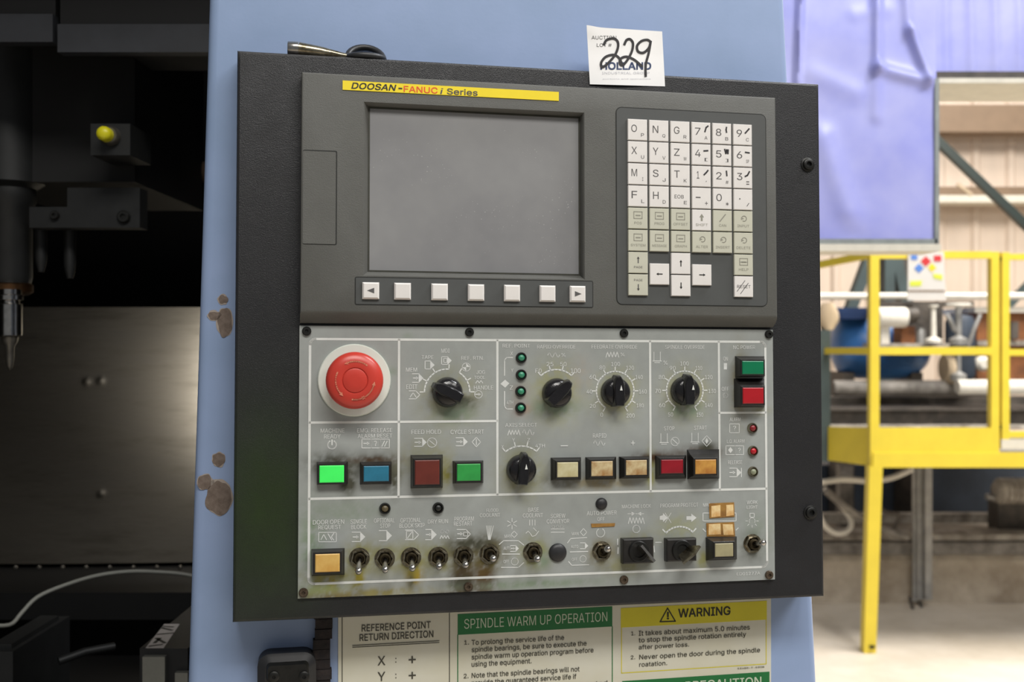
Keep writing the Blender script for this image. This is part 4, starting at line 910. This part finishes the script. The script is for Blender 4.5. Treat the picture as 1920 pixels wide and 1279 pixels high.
# warning panel
wx0 = C(1163.5, 1170)[0]; wx1 = C(1437, 1160)[0]; h1 = (C(1164, 1138)[1]+C(1437, 1128)[1])/2; h0 = (C(1165, 1175)[1]+C(1437, 1163)[1])/2
b = MB(); b.box(wx0, h0, .0006, wx1, h1, Z1); wh = part('warning_heading', b, 'sign_yellow', sg, label='yellow heading bar')
b = MB(); ctext(b, 'WARNING', 1271, 1368, 1149, 1146, 17, bold=.03)
tri = [C(1251, 1140), C(1237, 1165.5), C(1265.5, 1164.5)]; b.ribbon(tri, 2.4*S, Z2, True); ctext(b, '!', 1249.5, 1252.8, 1154.5, 1154.5, 14, bold=.04); part('heading_letters', b, 'ink_black', wh)
wb = (C(1165, 1259)[1]+C(1438, 1247)[1])/2
b = MB(); b.ribbon([(wx0+.0006, h0), (wx0+.0006, wb), (wx1-.0006, wb), (wx1-.0006, h0)], 1.6*S, Z1); part('warning_frame', b, 'sign_yellow', sg)
b = MB()
for t_, x0, x1, y, h in (('1.', 1183, 1190, 1187.5, 7.5), ('It takes about maximum 5.0 minutes', 1197, 1405, 1181.5, 10), ('to stop the spindle rotation entirely', 1197, 1398, 1195.5, 12), ('after power loss.', 1197, 1291, 1211.5, 11), ('2.', 1182, 1190, 1232, 7.5), ('Never open the door during the spindle', 1198, 1424, 1226, 12), ('roatation.', 1198, 1250, 1244, 9), ('53480-T-030B', 1382, 1432, 1251.5, 3)):
    ctext(b, t_, x0, x1, y, y, h, bold=.008)
part('warning_lettering', b, 'sign_text', sg)
h1 = (C(1166, 1275)[1]+C(1440, 1261)[1])/2; h0 = C(1300, 1306)[1]
b = MB(); b.box(C(1166, 1270)[0], h0, .0006, C(1442, 1270)[0], h1, Z1); pc_ = part('precaution_heading', b, 'sign_green', sg, label='green heading bar')
b = MB(); ctext(b, 'PRECAUTION', 1284, 1426, 1281.5, 1281.5, 18, bold=.02); part('heading_letters', b, 'sign_mint', pc_)

# ------------------------------------------------------------------ black latch at the foot of the column
la = thing('door_latch', 'black door latch with two screws left of instruction sheet', 'latch', MC, (*C(538, 1300), 0))
b = MB(); q = cr(484, 1214, 592, 1330); b.loft([[(*p, .0002) for p in rrect(q[0], q[1], q[2], q[3], .010)], [(*p, .016) for p in rrect(q[0], q[1], q[2], q[3], .010)], [(*p, .022) for p in rrect(q[0]+.006, q[1]+.004, q[2]-.006, q[3]-.006, .006)]])
part('latch_body', b, 'black_plain', la, smooth=30)
b = MB(); q = cr(500, 1226, 579, 1262); b.loft([[(*p, .021) for p in rrect(*q, .004)], [(*p, .026) for p in rrect(q[0]+.0015, q[1]+.0015, q[2]-.0015, q[3]-.0015, .003)]]); part('latch_plate', b, 'screw_dark', la)
for x in (515, 570):
    u, v = C(x, 1250); b = MB(); b.lathe(u, v, [(.0042, .026), (.0042, .0272), (.0030, .028), (.0014, .028), (.0012, .027), (.0001, .027)], 16); part('latch_screw', b, 'screw_dark', la, smooth=40)
# ================================================================== INSIDE THE MACHINE
def cyl_axis(mb, c, axis, prof, n=24):
    """lathe about a hall axis: prof = [(radius, distance along axis)]"""
    ax = Vector(axis).normalized(); x = ax.orthogonal().normalized(); y = ax.cross(x); c = Vector(c)
    return mb.loft([[c+ax*d+(x*math.cos(2*math.pi*j/n)+y*math.sin(2*math.pi*j/n))*r for j in range(n)] for r, d in prof])
YS = 1.45
ctr = W(18, 450, YS); zb_ = W(0, 548, YS).z
sp = thing('spindle_head', 'dark cast spindle head hanging above stainless splash sheet', 'spindle', HALL, (ctr.x, YS, zb_))
b = MB(); cyl_axis(b, (ctr.x, YS, 0), (0, 0, 1), [(.020, zb_), (.026, zb_+.008), (.029, zb_+.02), (.029, W(0, 390, YS).z), (.034, W(0, 380, YS).z), (.034, W(0, 355, YS).z), (.045, W(0, 345, YS).z), (.045, W(0, -200, YS).z)], 32)
part('spindle_quill', b, 'cast_grey', sp, smooth=35)
b = MB(); cyl_axis(b, (ctr.x, YS, 0), (0, 0, 1), [(.024, zb_-.004), (.030, zb_), (.030, zb_+.010), (.027, zb_+.012)], 32); part('spindle_nose', b, 'spindle_nose', sp, smooth=35)
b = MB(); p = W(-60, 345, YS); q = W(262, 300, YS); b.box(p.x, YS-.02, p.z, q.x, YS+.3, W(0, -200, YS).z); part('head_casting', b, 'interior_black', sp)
b = MB()                                                      # stepped bracket plate with a bolt
pts = [W(x, y, YS-.04) for x, y in ((126, 352), (262, 352), (262, 427), (55, 427), (55, 388), (126, 388))]
b.loft([[(p.x, YS-.01, p.z) for p in pts], [(p.x, YS-.04, p.z) for p in pts]][::-1]); br = part('bracket_plate', b, 'cast_grey', sp)
for x, y, r in ((233, 407, .0085), (104, 404, .006)):
    c = W(x, y, YS-.04); b = MB(); cyl_axis(b, (c.x, YS-.04, c.z), (0, -1, 0), [(r, 0), (r, .004), (r*.8, .006), (r*.45, .006), (r*.4, .003), (.0002, .003)], 18); part('bracket_bolt', b, 'screw_dark', br, smooth=40)
for x, y0, y1 in ((77, 430, 510), (131, 430, 522)):
    a_ = W(x, y0, YS); c = W(x, y1, YS); b = MB(); cyl_axis(b, (a_.x, YS, 0), (0, 0, 1), [(.004, c.z), (.007, c.z+.012), (.008, c.z+.02), (.008, a_.z+.02)], 14); part('coolant_nozzle', b, 'cast_grey', sp, smooth=40)
tc = W(38, 600, YS); z = lambda y: W(0, y, YS).z
th = thing('tool_holder', 'shiny chrome tool holder with drill gripped in the spindle', 'tool', HALL, (tc.x-.002, YS-.03, z(690)))
b = MB(); cyl_axis(b, (tc.x, YS-.03, 0), (0, 0, 1), [(.012, z(632)), (.0155, z(629)), (.0155, z(572)), (.0125, z(570)), (.0125, z(566)), (.017, z(564)), (.017, z(556)), (.0145, z(554)), (.0145, z(545))], 28); part('collet_chuck', b, 'chrome', th, smooth=35)
b = MB(); cyl_axis(b, (tc.x, YS-.03, 0), (0, 0, 1), [(.0002, z(694)), (.004, z(686)), (.0055, z(668)), (.0055, z(650)), (.010, z(640)), (.011, z(631))], 20); part('drill_bit', b, 'steel_dull', th, smooth=40)
# yellow push button on its little box
YB_ = 1.40
bx_ = thing('button_station', 'yellow push button on a small metal box in dark interior', 'button', HALL, W(207, 290, YB_))
b = MB(); wbox(b, 170, 232, 244, 291, YB_-.05, .078); part('station_box', b, 'cast_grey', bx_)
c = W(203, 253, YB_-.06); b = MB(); cyl_axis(b, (c.x, YB_-.05, c.z), (0, -1, 0), [(.0125, 0), (.0125, .006), (.010, .010)], 24); part('button_ring', b, 'steel_dull', bx_, smooth=40)
b = MB(); cyl_axis(b, (c.x-.002, YB_-.06, c.z), (0, -1, 0), [(.0092, 0), (.0092, .010), (.0075, .014), (.0035, .0155), (.0003, .016)], 24); part('button_cap', b, 'button_yellow', bx_, smooth=50)
# cable across the work area
cab = [W(x, y, Y) for x, y, Y in ((-30, 1172, 1.42), (18, 1172, 1.42), (40, 1150, 1.43), (70, 1120, 1.45), (120, 1098, 1.48), (180, 1080, 1.5), (240, 1072, 1.52), (300, 1073, 1.54), (350, 1078, 1.55), (420, 1095, 1.56))]
cab = [p for p in smooth_line(cab, 4)]
b = MB(); b.tube(cab, .0028, 8); part('cable', b, 'cable_grey', label='thin pale cable arching below the stainless sheet', cat='cable', smooth=60)
# work table and vice
p = W(-150, 1400, 1.25); tz = 1.075
b = MB(); b.box(-1.5, 1.18, tz-.12, .10, 1.78, tz); part('work_table', b, 'interior_dark', label='dark machine work table below the cable', cat='table')
vz = lambda y, Y: W(0, y, Y).z
vi = thing('machine_vice', 'black machine vice with worn white label at table edge', 'vice', HALL, (W(310, 1279, 1.25).x, 1.3, tz))
YV = 1.22
a_ = W(262, 1216, YV); c = W(352, 1216, YV); b = MB(); b.box(a_.x, YV, tz, c.x, YV+.30, a_.z); part('vice_body', b, 'interior_dark', vi)
a_ = W(267, 1232, YV-.008); c = W(309, 1300, YV-.008); b = MB(); b.box(a_.x, YV-.008, tz, c.x, YV, a_.z, 0); part('jaw_face', b, 'aluminium', vi, label='bare aluminium jaw')
a_ = W(328, 1262, YV-.008); c = W(352, 1300, YV-.008); b = MB(); b.box(a_.x, YV-.008, tz, c.x, YV, a_.z, 0); part('jaw_face', b, 'aluminium', vi)
lz = W(0, 1216, YV).z+.0006
def topq(x, y):                                               # photo pixel -> point on the vice's top
    t = (lz-CAM_Z)/((639.5-y)/F_PX); return ((x-960)/F_PX*t, t)
b = MB(); b.poly([topq(*p) for p in ((273, 1215), (307, 1215), (337, 1170), (308, 1170))], lz-.0003, lz); lb_ = part('label_plate', b, 'decal_white', vi)
b = MB()
for pts in ([(281, 1212), (303, 1209)], [(290, 1206), (300, 1197)], [(293, 1197), (309, 1206)], [(296, 1190), (326, 1187)], [(304, 1178), (322, 1182)], [(307, 1175), (324, 1176)]): b.ribbon([topq(*p) for p in pts], .0042, lz+.0003)
part('label_letters', b, 'ink_black', lb_)
a_ = W(-30, 1222, 1.24); c = W(24, 1222, 1.24); b = MB(); b.box(a_.x, 1.24, tz, c.x, 1.40, a_.z); b.box(a_.x+.004, 1.25, a_.z, c.x-.006, 1.38, a_.z+.006); part('clamp_block', b, 'cast_grey', label='small grey clamp block at the table corner under cable', cat='block')
# coolant-wet rod lying across the table
b = MB(); b.tube([W(110, 1240, 1.30), W(160, 1222, 1.32), W(215, 1212, 1.34)], .005, 10); part('work_bar', b, 'cast_grey', label='dull steel bar lying on dark table beside vice', cat='bar', smooth=50)

# ================================================================== BLUE SHEETED HOOD BEHIND THE COLUMN
YH = 3.1
hd = thing('sheeted_hood', 'lavender blue vinyl sheeted hood hanging behind the control box', 'hood', HALL, (W(1400, 465, YH).x, YH+.2, 0))
def fold(X, Y, segs):                                        # ridge height from folds given in photo pixels
    h = 0
    for (x0, y0), (x1, y1), wd, ht in segs:
        dx, dy = x1-x0, y1-y0; t = max(0, min(1, ((X-x0)*dx+(Y-y0)*dy)/(dx*dx+dy*dy))); q = math.hypot(X-x0-t*dx, Y-y0-t*dy); h += ht*.75*math.exp(-(q/(wd*.8))**2)
    return h*max(0, min(1, (440-Y)/40))
SEG = [((1641, -60), (1641, 130), 11, .020), ((1641, 130), (1736, 156), 13, .022), ((1702, 60), (1736, 150), 10, .030), ((1641, 130), (1640, 220), 14, .010), ((1500, -60), (1492, 160), 7, .022), ((1540, 260), (1600, 440), 30, .018), ((1520, 140), (1600, 175), 25, .008), ((1600, 30), (1660, 20), 18, .004), ((1690, -60), (1700, 60), 12, .012)]
def sheet(x0, y0, x1, y1, Y, n, m_, segs, pad=.012):
    vs = []
    for j in range(m_+1):
        for i in range(n+1):
            x = x0+(x1-x0)*i/n; y = y0+(y1-y0)*j/m_; p = W(x, y, Y)
            vs.append((p.x, Y-fold(x, y, segs)-.006*mn.noise(Vector((x*.012, y*.008, 1)))-pad, p.z))
    return vs, [(j*(n+1)+i, (j+1)*(n+1)+i, (j+1)*(n+1)+i+1, j*(n+1)+i+1) for j in range(m_) for i in range(n)]
b = MB(); b.add(*sheet(1330, -330, 1752, 462, YH, 90, 130, SEG)); part('front_sheet', b, 'blue_vinyl', hd, smooth=80, label='wrinkled lavender vinyl sheet')
b = MB(); p = W(1330, 460, YH); q = W(1748, -330, YH); b.box(p.x, YH, p.z, q.x, YH+.12, q.z); part('hood_core', b, 'blue_vinyl', hd)
b = MB(); p = W(1748, 462, YH); q = W(1756, 150, YH); b.box(p.x, YH-.02, p.z, q.x, YH+.12, q.z); part('side_trim', b, 'vinyl_edge', hd, label='grey edge trim')
b = MB(); p = W(1330, 459, YH); q = W(1752, 449, YH); b.box(p.x, YH-.02, p.z, q.x, YH+.12, q.z); part('bottom_trim', b, 'vinyl_edge', hd)
b = MB(); p = W(1330, 472, YH); q = W(1758, 459, YH); b.box(p.x, YH-.025, p.z, q.x, YH+.12, q.z); part('bottom_welt', b, 'cream_edge', hd, label='cream welt along the lower edge')
SEG2 = [((1770+45*k, -60), (1774+45*k, 150), 9, .007) for k in range(8)]
b = MB(); b.add(*sheet(1735, -330, 2140, 148, YH+.10, 80, 60, SEG2)); part('side_sheet', b, 'blue_vinyl', hd, smooth=80)
b = MB(); p = W(1738, 146, YH+.1); q = W(2140, -330, YH+.1); b.box(p.x, YH+.1, p.z, q.x, YH+.3, q.z); part('side_core', b, 'blue_vinyl', hd)
b = MB(); p = W(1745, 154, YH+.1); q = W(2140, 141, YH+.1); b.box(p.x, YH+.055, p.z, q.x, YH+.3, q.z); part('side_channel', b, 'machine_dark', hd)
b = MB(); p = W(1745, 163, YH+.1); q = W(2140, 154, YH+.1); b.box(p.x, YH+.05, p.z, q.x, YH+.3, q.z); part('side_welt', b, 'cream_edge', hd)
b = MB(); p = W(1400, 640, YH); b.box(p.x-.03, YH+.13, 0, p.x+.03, YH+.19, 2.6); part('post', b, 'frame_green', hd)

# ================================================================== YELLOW WORK PLATFORM
YP = 5.47
pl = thing('work_platform', 'yellow steel work platform with guard rails', 'platform', HALL, W(1630, 1226, YP))
def ybox(name, x0, y0, x1, y1, dep=.06, Y=YP, m='rail_yellow'):
    b = MB(); wbox(b, x0, y0, x1, y1, Y, dep); return part(name, b, m, pl)
ybox('post', 1632, 471, 1649, 874, .05); ybox('post', 1859, 472, 1874, 850, .05)
ybox('top_rail', 1649, 471, 1859, 484.5, .045); ybox('mid_rail', 1649, 651, 1859, 665.5, .045)
ybox('toe_board', 1649, 802, 1859, 849, .012); ybox('deck_edge', 1637, 849, 2100, 877, .05, YP-.01)
ybox('gate_post', 1879, 473, 1893, 824, .045); ybox('gate_post', 1986, 473, 2000, 824, .045)
ybox('gate_rail', 1893, 476, 1986, 487, .04); ybox('gate_rail', 1893, 655, 1986, 667, .04); ybox('gate_rail', 1893, 810, 1986, 821, .04); ybox('kick_plank', 1878, 824, 2060, 842, .05, m='cream_edge')
for y in (484, 800):                                          # gate hinges
    ybox('hinge', 1873, y-2, 1880, y+5, .03, YP+.005, 'screw_dark')
x_ = W(1640, 0, YP).x-.02; bk = YP+1.15
YK = 5.86                                                     # the side of the platform turns outwards to its far corner
def sidebar(name, y0, y1, x1, y2, y3, th=.035):
    a_, c_, d_, e_ = W(1638, y1, YP+.03), W(x1, y3, YK), W(x1, y2, YK), W(1638, y0, YP+.03); n_ = Vector((c_.y-a_.y, a_.x-c_.x, 0)).normalized()*th
    q = [a_, c_, d_, e_]; b = MB(); b.loft([[p-n_*0 for p in q], [p-n_ for p in q]]); return part(name, b, 'rail_yellow', pl)
sidebar('side_top_rail', 471, 484, 1540, 491, 503); sidebar('side_mid_rail', 651, 665, 1556, 652, 664); sidebar('side_toe_board', 802, 874, 1556, 800, 863, .012)
b = MB(); wbox(b, 1537, 619, 1557, 866, YK+.005, .08); part('corner_stanchion', b, 'frame_green', pl, label='grey green corner stanchion')
b = MB(); z0 = W(0, 852, YP).z; b.box(x_+.02, YP+.04, z0-.03, 3.6, bk+.05, z0); part('deck', b, 'galvanised', pl)
a_ = W(1641.5, 874, YP); c = W(1630, 1226, YP); b = MB()
b.loft([[(c.x+i*.031, YP+.02+j*.031, 0.0) for i, j in ((-1, -1), (1, -1), (1, 1), (-1, 1))], [(a_.x+i*.034, YP+.02+j*.031, a_.z) for i, j in ((-1, -1), (1, -1), (1, 1), (-1, 1))]]); part('leg', b, 'rail_yellow', pl)
b = MB(); b.box(3.45, bk-.02, 0.38, 3.51, bk+.04, W(0, 874, YP).z); part('leg', b, 'rail_yellow', pl)
b = MB(); p = W(1636, 1214, YP-.02); b.box(p.x-.014, YP-.020, p.z-.006, p.x+.012, YP-.010, p.z+.008); part('leg_bolt', b, 'screw_dark', pl)
# hazard card hung on the rail
hc = thing('hazard_card', 'white hazard card with coloured diamond on the yellow rail', 'sign', HALL, W(1738, 565, YP-.02))
b = MB(); pts = [W(x, y, YP-.02) for x, y in ((1704, 471), (1771, 472), (1775, 563), (1703, 563))]; b.loft([[(p.x, YP-.006, p.z) for p in pts], [(p.x, YP-.012, p.z) for p in pts]]); part('card', b, 'hazard_white', hc)
def haz(pts, m, name):
    b = MB(); pp = [W(x, y, YP-.02) for x, y in pts]; b.loft([[(p.x, YP-.011, p.z) for p in pp], [(p.x, YP-.014, p.z) for p in pp]]); part(name, b, m, hc)
haz([(1724, 494), (1733, 503), (1724, 512), (1715, 503)], 'haz_blue', 'blue_diamond'); haz([(1737, 480), (1747, 490), (1737, 500), (1727, 490)], 'haz_red', 'red_diamond'); haz([(1748, 493), (1757, 502), (1748, 510), (1741, 502)], 'haz_yellow', 'yellow_diamond')
haz([(1709, 478), (1721, 478), (1721, 487), (1709, 487)], 'haz_blue', 'blue_patch'); haz([(1752, 479), (1766, 479), (1766, 490), (1752, 490)], 'haz_red', 'red_patch'); haz([(1750, 513), (1768, 515), (1768, 525), (1752, 522)], 'haz_lime', 'lime_patch'); haz([(1707, 527), (1730, 526), (1728, 536), (1707, 537)], 'haz_lime', 'lime_patch'); haz([(1704, 544), (1772, 544), (1772, 547), (1704, 547)], 'girt_brown', 'brown_line')

# ================================================================== PLANT BEHIND THE PLATFORM
def wpipe(mb, x0, y, x1, rpx, Y, n=16): p = W(x0, y, Y); q = W(x1, y, Y); return cyl_axis(mb, p, (1, 0, 0), [(rpx/F_PX*Y*.9, 0), (rpx/F_PX*Y, .01), (rpx/F_PX*Y, q.x-p.x-.01), (rpx/F_PX*Y*.9, q.x-p.x)], n)
def solo(name, mb, m, label, cat, smooth=0): return part(name, mb, m, label=label, cat=cat, smooth=smooth)
# blue tank with saddles
YT = 7.6
tk = thing('storage_tank', 'blue horizontal tank behind the yellow platform', 'tank', HALL, (W(1660, 712, YT).x, YT, CURB_Z))
c = W(1562, 645, YT+.2); R = 68/F_PX*YT; L_ = W(1762, 645, YT).x-c.x
b = MB(); cyl_axis(b, (c.x, YT+.25, c.z), (1, 0, 0), [(R*.05, 0), (R*.5, .02), (R*.8, .06), (R*.96, .13), (R, .2), (R, L_-.2), (R*.95, L_-.1), (R*.7, L_-.03), (R*.1, L_)], 40); part('shell', b, 'tank_blue', tk, smooth=50)
for x in (1600, 1730):
    p = W(x, 712, YT); b = MB(); b.box(p.x-.04, YT+.1, CURB_Z, p.x+.04, YT+.45, c.z-R*.8); part('saddle', b, 'machine_dark', tk)
b = MB(); wbox(b, 1548, 577, 1640, 598, YT-.1, .3); part('lid_band', b, 'tank_blue_dark', tk)
# long pipes
b = MB(); wpipe(b, 1500, 555.5, 2010, 6.6, 7.2); solo('white_pipe', b, 'pipe_white', 'long white pipe running above the blue tank', 'pipe', 40)
b = MB(); wpipe(b, 1562, 728, 1860, 15, 7.0)
p = W(1570, 722, 7.0); solo('insulated_pipe', b, 'pipe_dirty', 'thick dirty insulated pipe running below the blue tank', 'pipe', 40)
b = MB(); wpipe(b, 1795, 726, 2010, 14, 6.82); solo('pale_pipe', b, 'pipe_white', 'pale thick pipe below the valve joining the dirty pipe', 'pipe', 40)
b = MB(); wbox(b, 1480, 745, 2050, 766, 7.2, .2); solo('dark_girder', b, 'machine_dark', 'dark steel girder beneath the dirty pipe', 'girder')
b = MB(); wbox(b, 1480, 766, 2050, 770, 6.8, .4); wbox(b, 1480, 770, 2050, 799, 6.85, .3); solo('plinth_beam', b, 'machine_dark', 'dark plinth beam just above the yellow toe board', 'beam')
b = MB(); wbox(b, 1480, 799, 2050, 804, 6.7, .13); solo('white_ledge', b, 'ledge_dirty', 'thin whitish ledge behind the yellow toe board', 'ledge')
# motor and pump
mo = thing('pump_motor', 'white round motor on dark pump between the yellow rails', 'motor', HALL, W(1690, 645, 6.9))
b = MB(); wpipe(b, 1645, 595, 1699, 19, 6.9, 24); part('motor_body', b, 'pipe_white', mo, smooth=40)
b = MB(); wpipe(b, 1697, 590, 1720, 13, 6.9, 20); part('coupling', b, 'machine_dark', mo, smooth=40)
b = MB(); wbox(b, 1712, 570, 1742, 606, 6.9, .2); part('pump_case', b, 'machine_dark', mo)
b = MB(); wbox(b, 1652, 614, 1668, 646, 6.9, .1); part('pump_foot', b, 'pipe_white', mo)
b = MB(); wbox(b, 1690, 612, 1716, 646, 6.95, .15); part('pump_bracket', b, 'rust_brown', mo)
b = MB(); wbox(b, 1646, 644, 1780, 650, 6.85, .3); part('base_plate', b, 'ledge_dirty', mo)
b = MB(); c = W(1726, 646, 6.95); cyl_axis(b, (c.x, 6.95, c.z), (0, 0, 1), [(.035, 0), (.03, .09), (.02, .11)], 16); part('grey_cap', b, 'galvanised', mo, smooth=40)
b = MB(); wbox(b, 1692, 576, 1768, 650, 7.32, .15); part('pump_cabinet', b, 'machine_dark', label='dark pump cabinet behind the white round motor', cat='cabinet')
b = MB(); wbox(b, 1640, 565, 1826, 575, 7.36, .1); part('cable_tray', b, 'machine_dark', label='dark cable tray just under the long white pipe', cat='tray')
# slim white standpipe
b = MB(); c = W(1750, 642.5, 6.8); t_ = W(1750, 572, 6.8); cyl_axis(b, (c.x, 6.8, c.z), (0, 0, 1), [(.05, 0), (.05, .02), (.018, .035), (.014, t_.z-c.z-.02), (.03, t_.z-c.z-.01), (.03, t_.z-c.z)], 16); solo('standpipe', b, 'pipe_white', 'slim white standpipe with flange beside the dark pump', 'pipe', 40)
# filter column with valve
fi = thing('filter_vessel', 'grey upright filter vessel with valve wheel near right yellow post', 'filter', HALL, W(1805, 712, 7.1))
c = W(1806, 712, 7.1); zt_ = W(0, 590, 7.1).z; r = 27/F_PX*7.1
b = MB(); cyl_axis(b, (c.x, 7.15, 0), (0, 0, 1), [(r*.8, c.z), (r, c.z+.03), (r, zt_-.05), (r*.8, zt_-.01), (r*.3, zt_)], 24); part('vessel', b, 'machine_blue_dark', fi, smooth=40)
b = MB(); cyl_axis(b, (W(1797, 0, 6.9).x, 6.9, 0), (0, 0, 1), [(.05, c.z), (.05, c.z+.04), (.016, c.z+.06), (.016, W(0, 650, 6.9).z), (.06, W(0, 646, 6.9).z), (.06, W(0, 636, 6.9).z), (.02, W(0, 630, 6.9).z), (.02, W(0, 575, 6.9).z)], 18); part('riser', b, 'galvanised', fi, smooth=40)
b = MB(); cc = W(1797, 572, 6.9); b.tube([(cc.x+.07*math.cos(t), 6.9+.07*math.sin(t), cc.z) for t in [2*math.pi*i/20 for i in range(21)]], .010, 8); b.bar((cc.x-.07, 6.9, cc.z), (cc.x+.07, 6.9, cc.z), .012, .012); part('valve_wheel', b, 'pipe_white', fi, smooth=60)
for x0, y0, x1, y1 in ((1815, 650, 1838, 590), (1790, 620, 1775, 590)):
    b = MB(); b.tube([W(x0, y0, 6.9), W((x0+x1)/2, (y0+y1)/2-3, 6.88), W(x1, y1, 6.9)], .014, 8); part('branch_pipe', b, 'galvanised', fi, smooth=60)
b = MB(); cyl_axis(b, W(1769, 690, 7.0), (1, 0, 0), [(.09, 0), (.11, .02), (.11, .05), (.06, .07)], 20); part('flange', b, 'tarp_tan', fi, smooth=40)
# rusty box at the right
rb = thing('rusty_cabinet', 'rust brown cabinet with white drum lid behind the gate', 'cabinet', HALL, W(1870, 712, 7.3))
b = MB(); wbox(b, 1832, 583, 1990, 712, 7.3, .5); part('cabinet_body', b, 'rust_brown', rb)
b = MB(); wbox(b, 1828, 576, 1995, 586, 7.25, .6); part('cabinet_top', b, 'pipe_white', rb)
b = MB(); wbox(b, 1834, 638, 1990, 648, 7.24, .1); part('cabinet_shelf', b, 'ledge_dirty', rb)
b = MB(); c = W(1838, 682, 7.2); cyl_axis(b, c, (0, -1, 0), [(.05, 0), (.05, .05), (.03, .07)], 16); part('cabinet_port', b, 'pipe_white', rb, smooth=40)
b = MB(); wbox(b, 1896, 603, 1910, 636, 7.22, .1); part('cabinet_panel', b, 'machine_dark', rb)
# A-frame of dark green steel
af = thing('steel_trestle', 'dark green steel trestle seen above the white pipe', 'trestle', HALL, (W(1640, 560, 8.6).x, 8.6, CURB_Z))
for x0, y0, x1, y1, w_ in ((1640, 455, 1594, 580, .075), (1672, 455, 1698, 580, .075), (1662, 440, 1662, 640, .11)):
    b = MB(); b.bar(W(x0, y0, 8.6), W(x1, y1, 8.6), .08, w_*1.5, (0, 1, 0)); part('brace', b, 'frame_green', af)
b = MB(); p = W(1662, 640, 8.6); b.box(p.x-.06, 8.6, CURB_Z, p.x+.06, 8.72, p.z+.05); part('upright', b, 'frame_green', af)
b = MB(); p = W(1690, 640, 8.8); b.box(p.x-.10, 8.8, CURB_Z, p.x+.10, 8.9, W(0, 470, 8.8).z); part('upright', b, 'machine_dark', af)
# grey corner post and tarpaulin heap at the left
b = MB(); p = W(1552, 600, 5.9); n_ = 14
rings_ = [[(p.x+(.03+.035*math.sin(k/6*math.pi))*(1+.2*mn.noise(Vector((math.cos(t)*2, k, math.sin(t)*2))))*math.cos(t), 5.905+.04*math.sin(t), W(0, 619-8.5*k, 5.9).z) for t in [2*math.pi*i/n_ for i in range(n_)]] for k in range(7)]
b.loft(rings_); part('post_wrapping', b, 'tarp_tan', label='tan wrapped bundle on the grey green corner stanchion', cat='bundle', smooth=60)
# thick green diagonal brace
b = MB(); b.bar(W(1690, 200, 9.5), W(1985, 482, 9.5), .07, .07, (0, 1, 0)); part('diagonal_brace', b, 'brace_green', label='dark green diagonal brace crossing the tan wall', cat='brace')
b = MB(); b.bar(W(1885, 578, 8.9), W(1990, 470, 8.9), .06, .06, (0, 1, 0)); part('short_brace', b, 'frame_green', label='grey brace seen through the yellow gate', cat='brace')
b = MB(); b.bar(W(1795, 345, 10.3), W(1822, 366, 10.3), .03, .03, (0, 1, 0)); part('wall_cable', b, 'tarp_tan', label='short tan strut beside the wall girt', cat='strut')
# below the deck
b = MB(); wbox(b, 1480, 872, 2050, 960, 8.12, .4); part('dark_machine', b, 'machine_blue_dark', label='dark blue machine base below the yellow deck', cat='machine')
b = MB(); wbox(b, 1480, 964, 2050, 981, 7.0, .08); part('cross_rail', b, 'ledge_dirty', label='grimy cross rail between curb and dark machine base', cat='rail')
b = MB(); wbox(b, 1480, 1003, 2050, 1014, 6.55, .25); part('upper_sill', b, 'ledge_dirty', label='whitish steel sill on the curb', cat='sill')
b = MB(); wbox(b, 1480, 1018, 2050, 1040, 6.52, .3); part('lower_sill', b, 'pipe_dirty', label='dirty lower sill between whitish sill and curb', cat='sill')
b = MB(); wbox(b, 1712, 872, 1720, 1128, 6.42, .02); wbox(b, 1720, 872, 1735, 1125, 6.40, .02); wbox(b, 1735, 872, 1748, 1125, 6.36, .05); part('channel_post', b, 'galvanised', label='grey steel channel post in front of the curb', cat='post')
b = MB(); wbox(b, 1576, 872, 1600, 1003, 7.2, .1); part('stub_post', b, 'pipe_dirty', label='grimy stub post behind the yellow leg', cat='post')
rm = thing('ribbed_motor', 'grey ribbed motor under the yellow deck at the edge', 'motor', HALL, W(1890, 965, 6.7))
p = W(1864, 921, 6.7); r = 25/F_PX*6.7
prf = [(r*.6, 0), (r*.9, .02)]
for k in range(9): prf += [(r, .03+k*.035), (r, .05+k*.035), (r*.93, .052+k*.035), (r*.93, .063+k*.035)]
b = MB(); cyl_axis(b, p, (1, 0, 0), prf+[(r*.8, .36)], 28); part('motor_body', b, 'ledge_dirty', rm, smooth=30)
b = MB(); cyl_axis(b, (p.x-.05, 6.7, W(0, 932, 6.7).z), (1, 0, 0), [(.02, 0), (.02, .06)], 12); part('shaft', b, 'galvanised', rm, smooth=40)
b = MB(); wbox(b, 1872, 944, 1960, 1003, 6.75, .15); part('motor_stand', b, 'machine_dark', rm)
def hose(name, pts, Y, r, m, label):
    b = MB(); b.tube(smooth_line([W(x, y, Y+.02*i) for i, (x, y) in enumerate(pts)], 5), r, 8); part(name, b, m, label=label, cat='hose', smooth=60)
hose('cable_loop', [(1536, 965), (1548, 988), (1570, 1001), (1592, 993), (1594, 972), (1570, 940), (1545, 915)], 6.3, .016, 'pipe_white', 'white cable loop beside the yellow leg')
hose('sagging_hose', [(1540, 905), (1580, 899), (1630, 902), (1672, 896), (1710, 880)], 6.3, .018, 'pipe_white', 'pale hose sagging under the yellow deck')
hose('floor_hose', [(1548, 920), (1590, 955), (1630, 980), (1670, 998), (1700, 1008)], 6.25, .022, 'pipe_dirty', 'thick dirty hose running down towards the channel post')
hose('thin_hose', [(1640, 940), (1660, 960), (1685, 965), (1680, 985), (1670, 1000)], 6.35, .012, 'machine_dark', 'thin dark hose behind the yellow leg')
hose('hook_wire', [(1706, 1120), (1712, 1142), (1722, 1148), (1728, 1138), (1724, 1128)], 6.35, .010, 'machine_dark', 'small dark wire hook at the channel post foot')
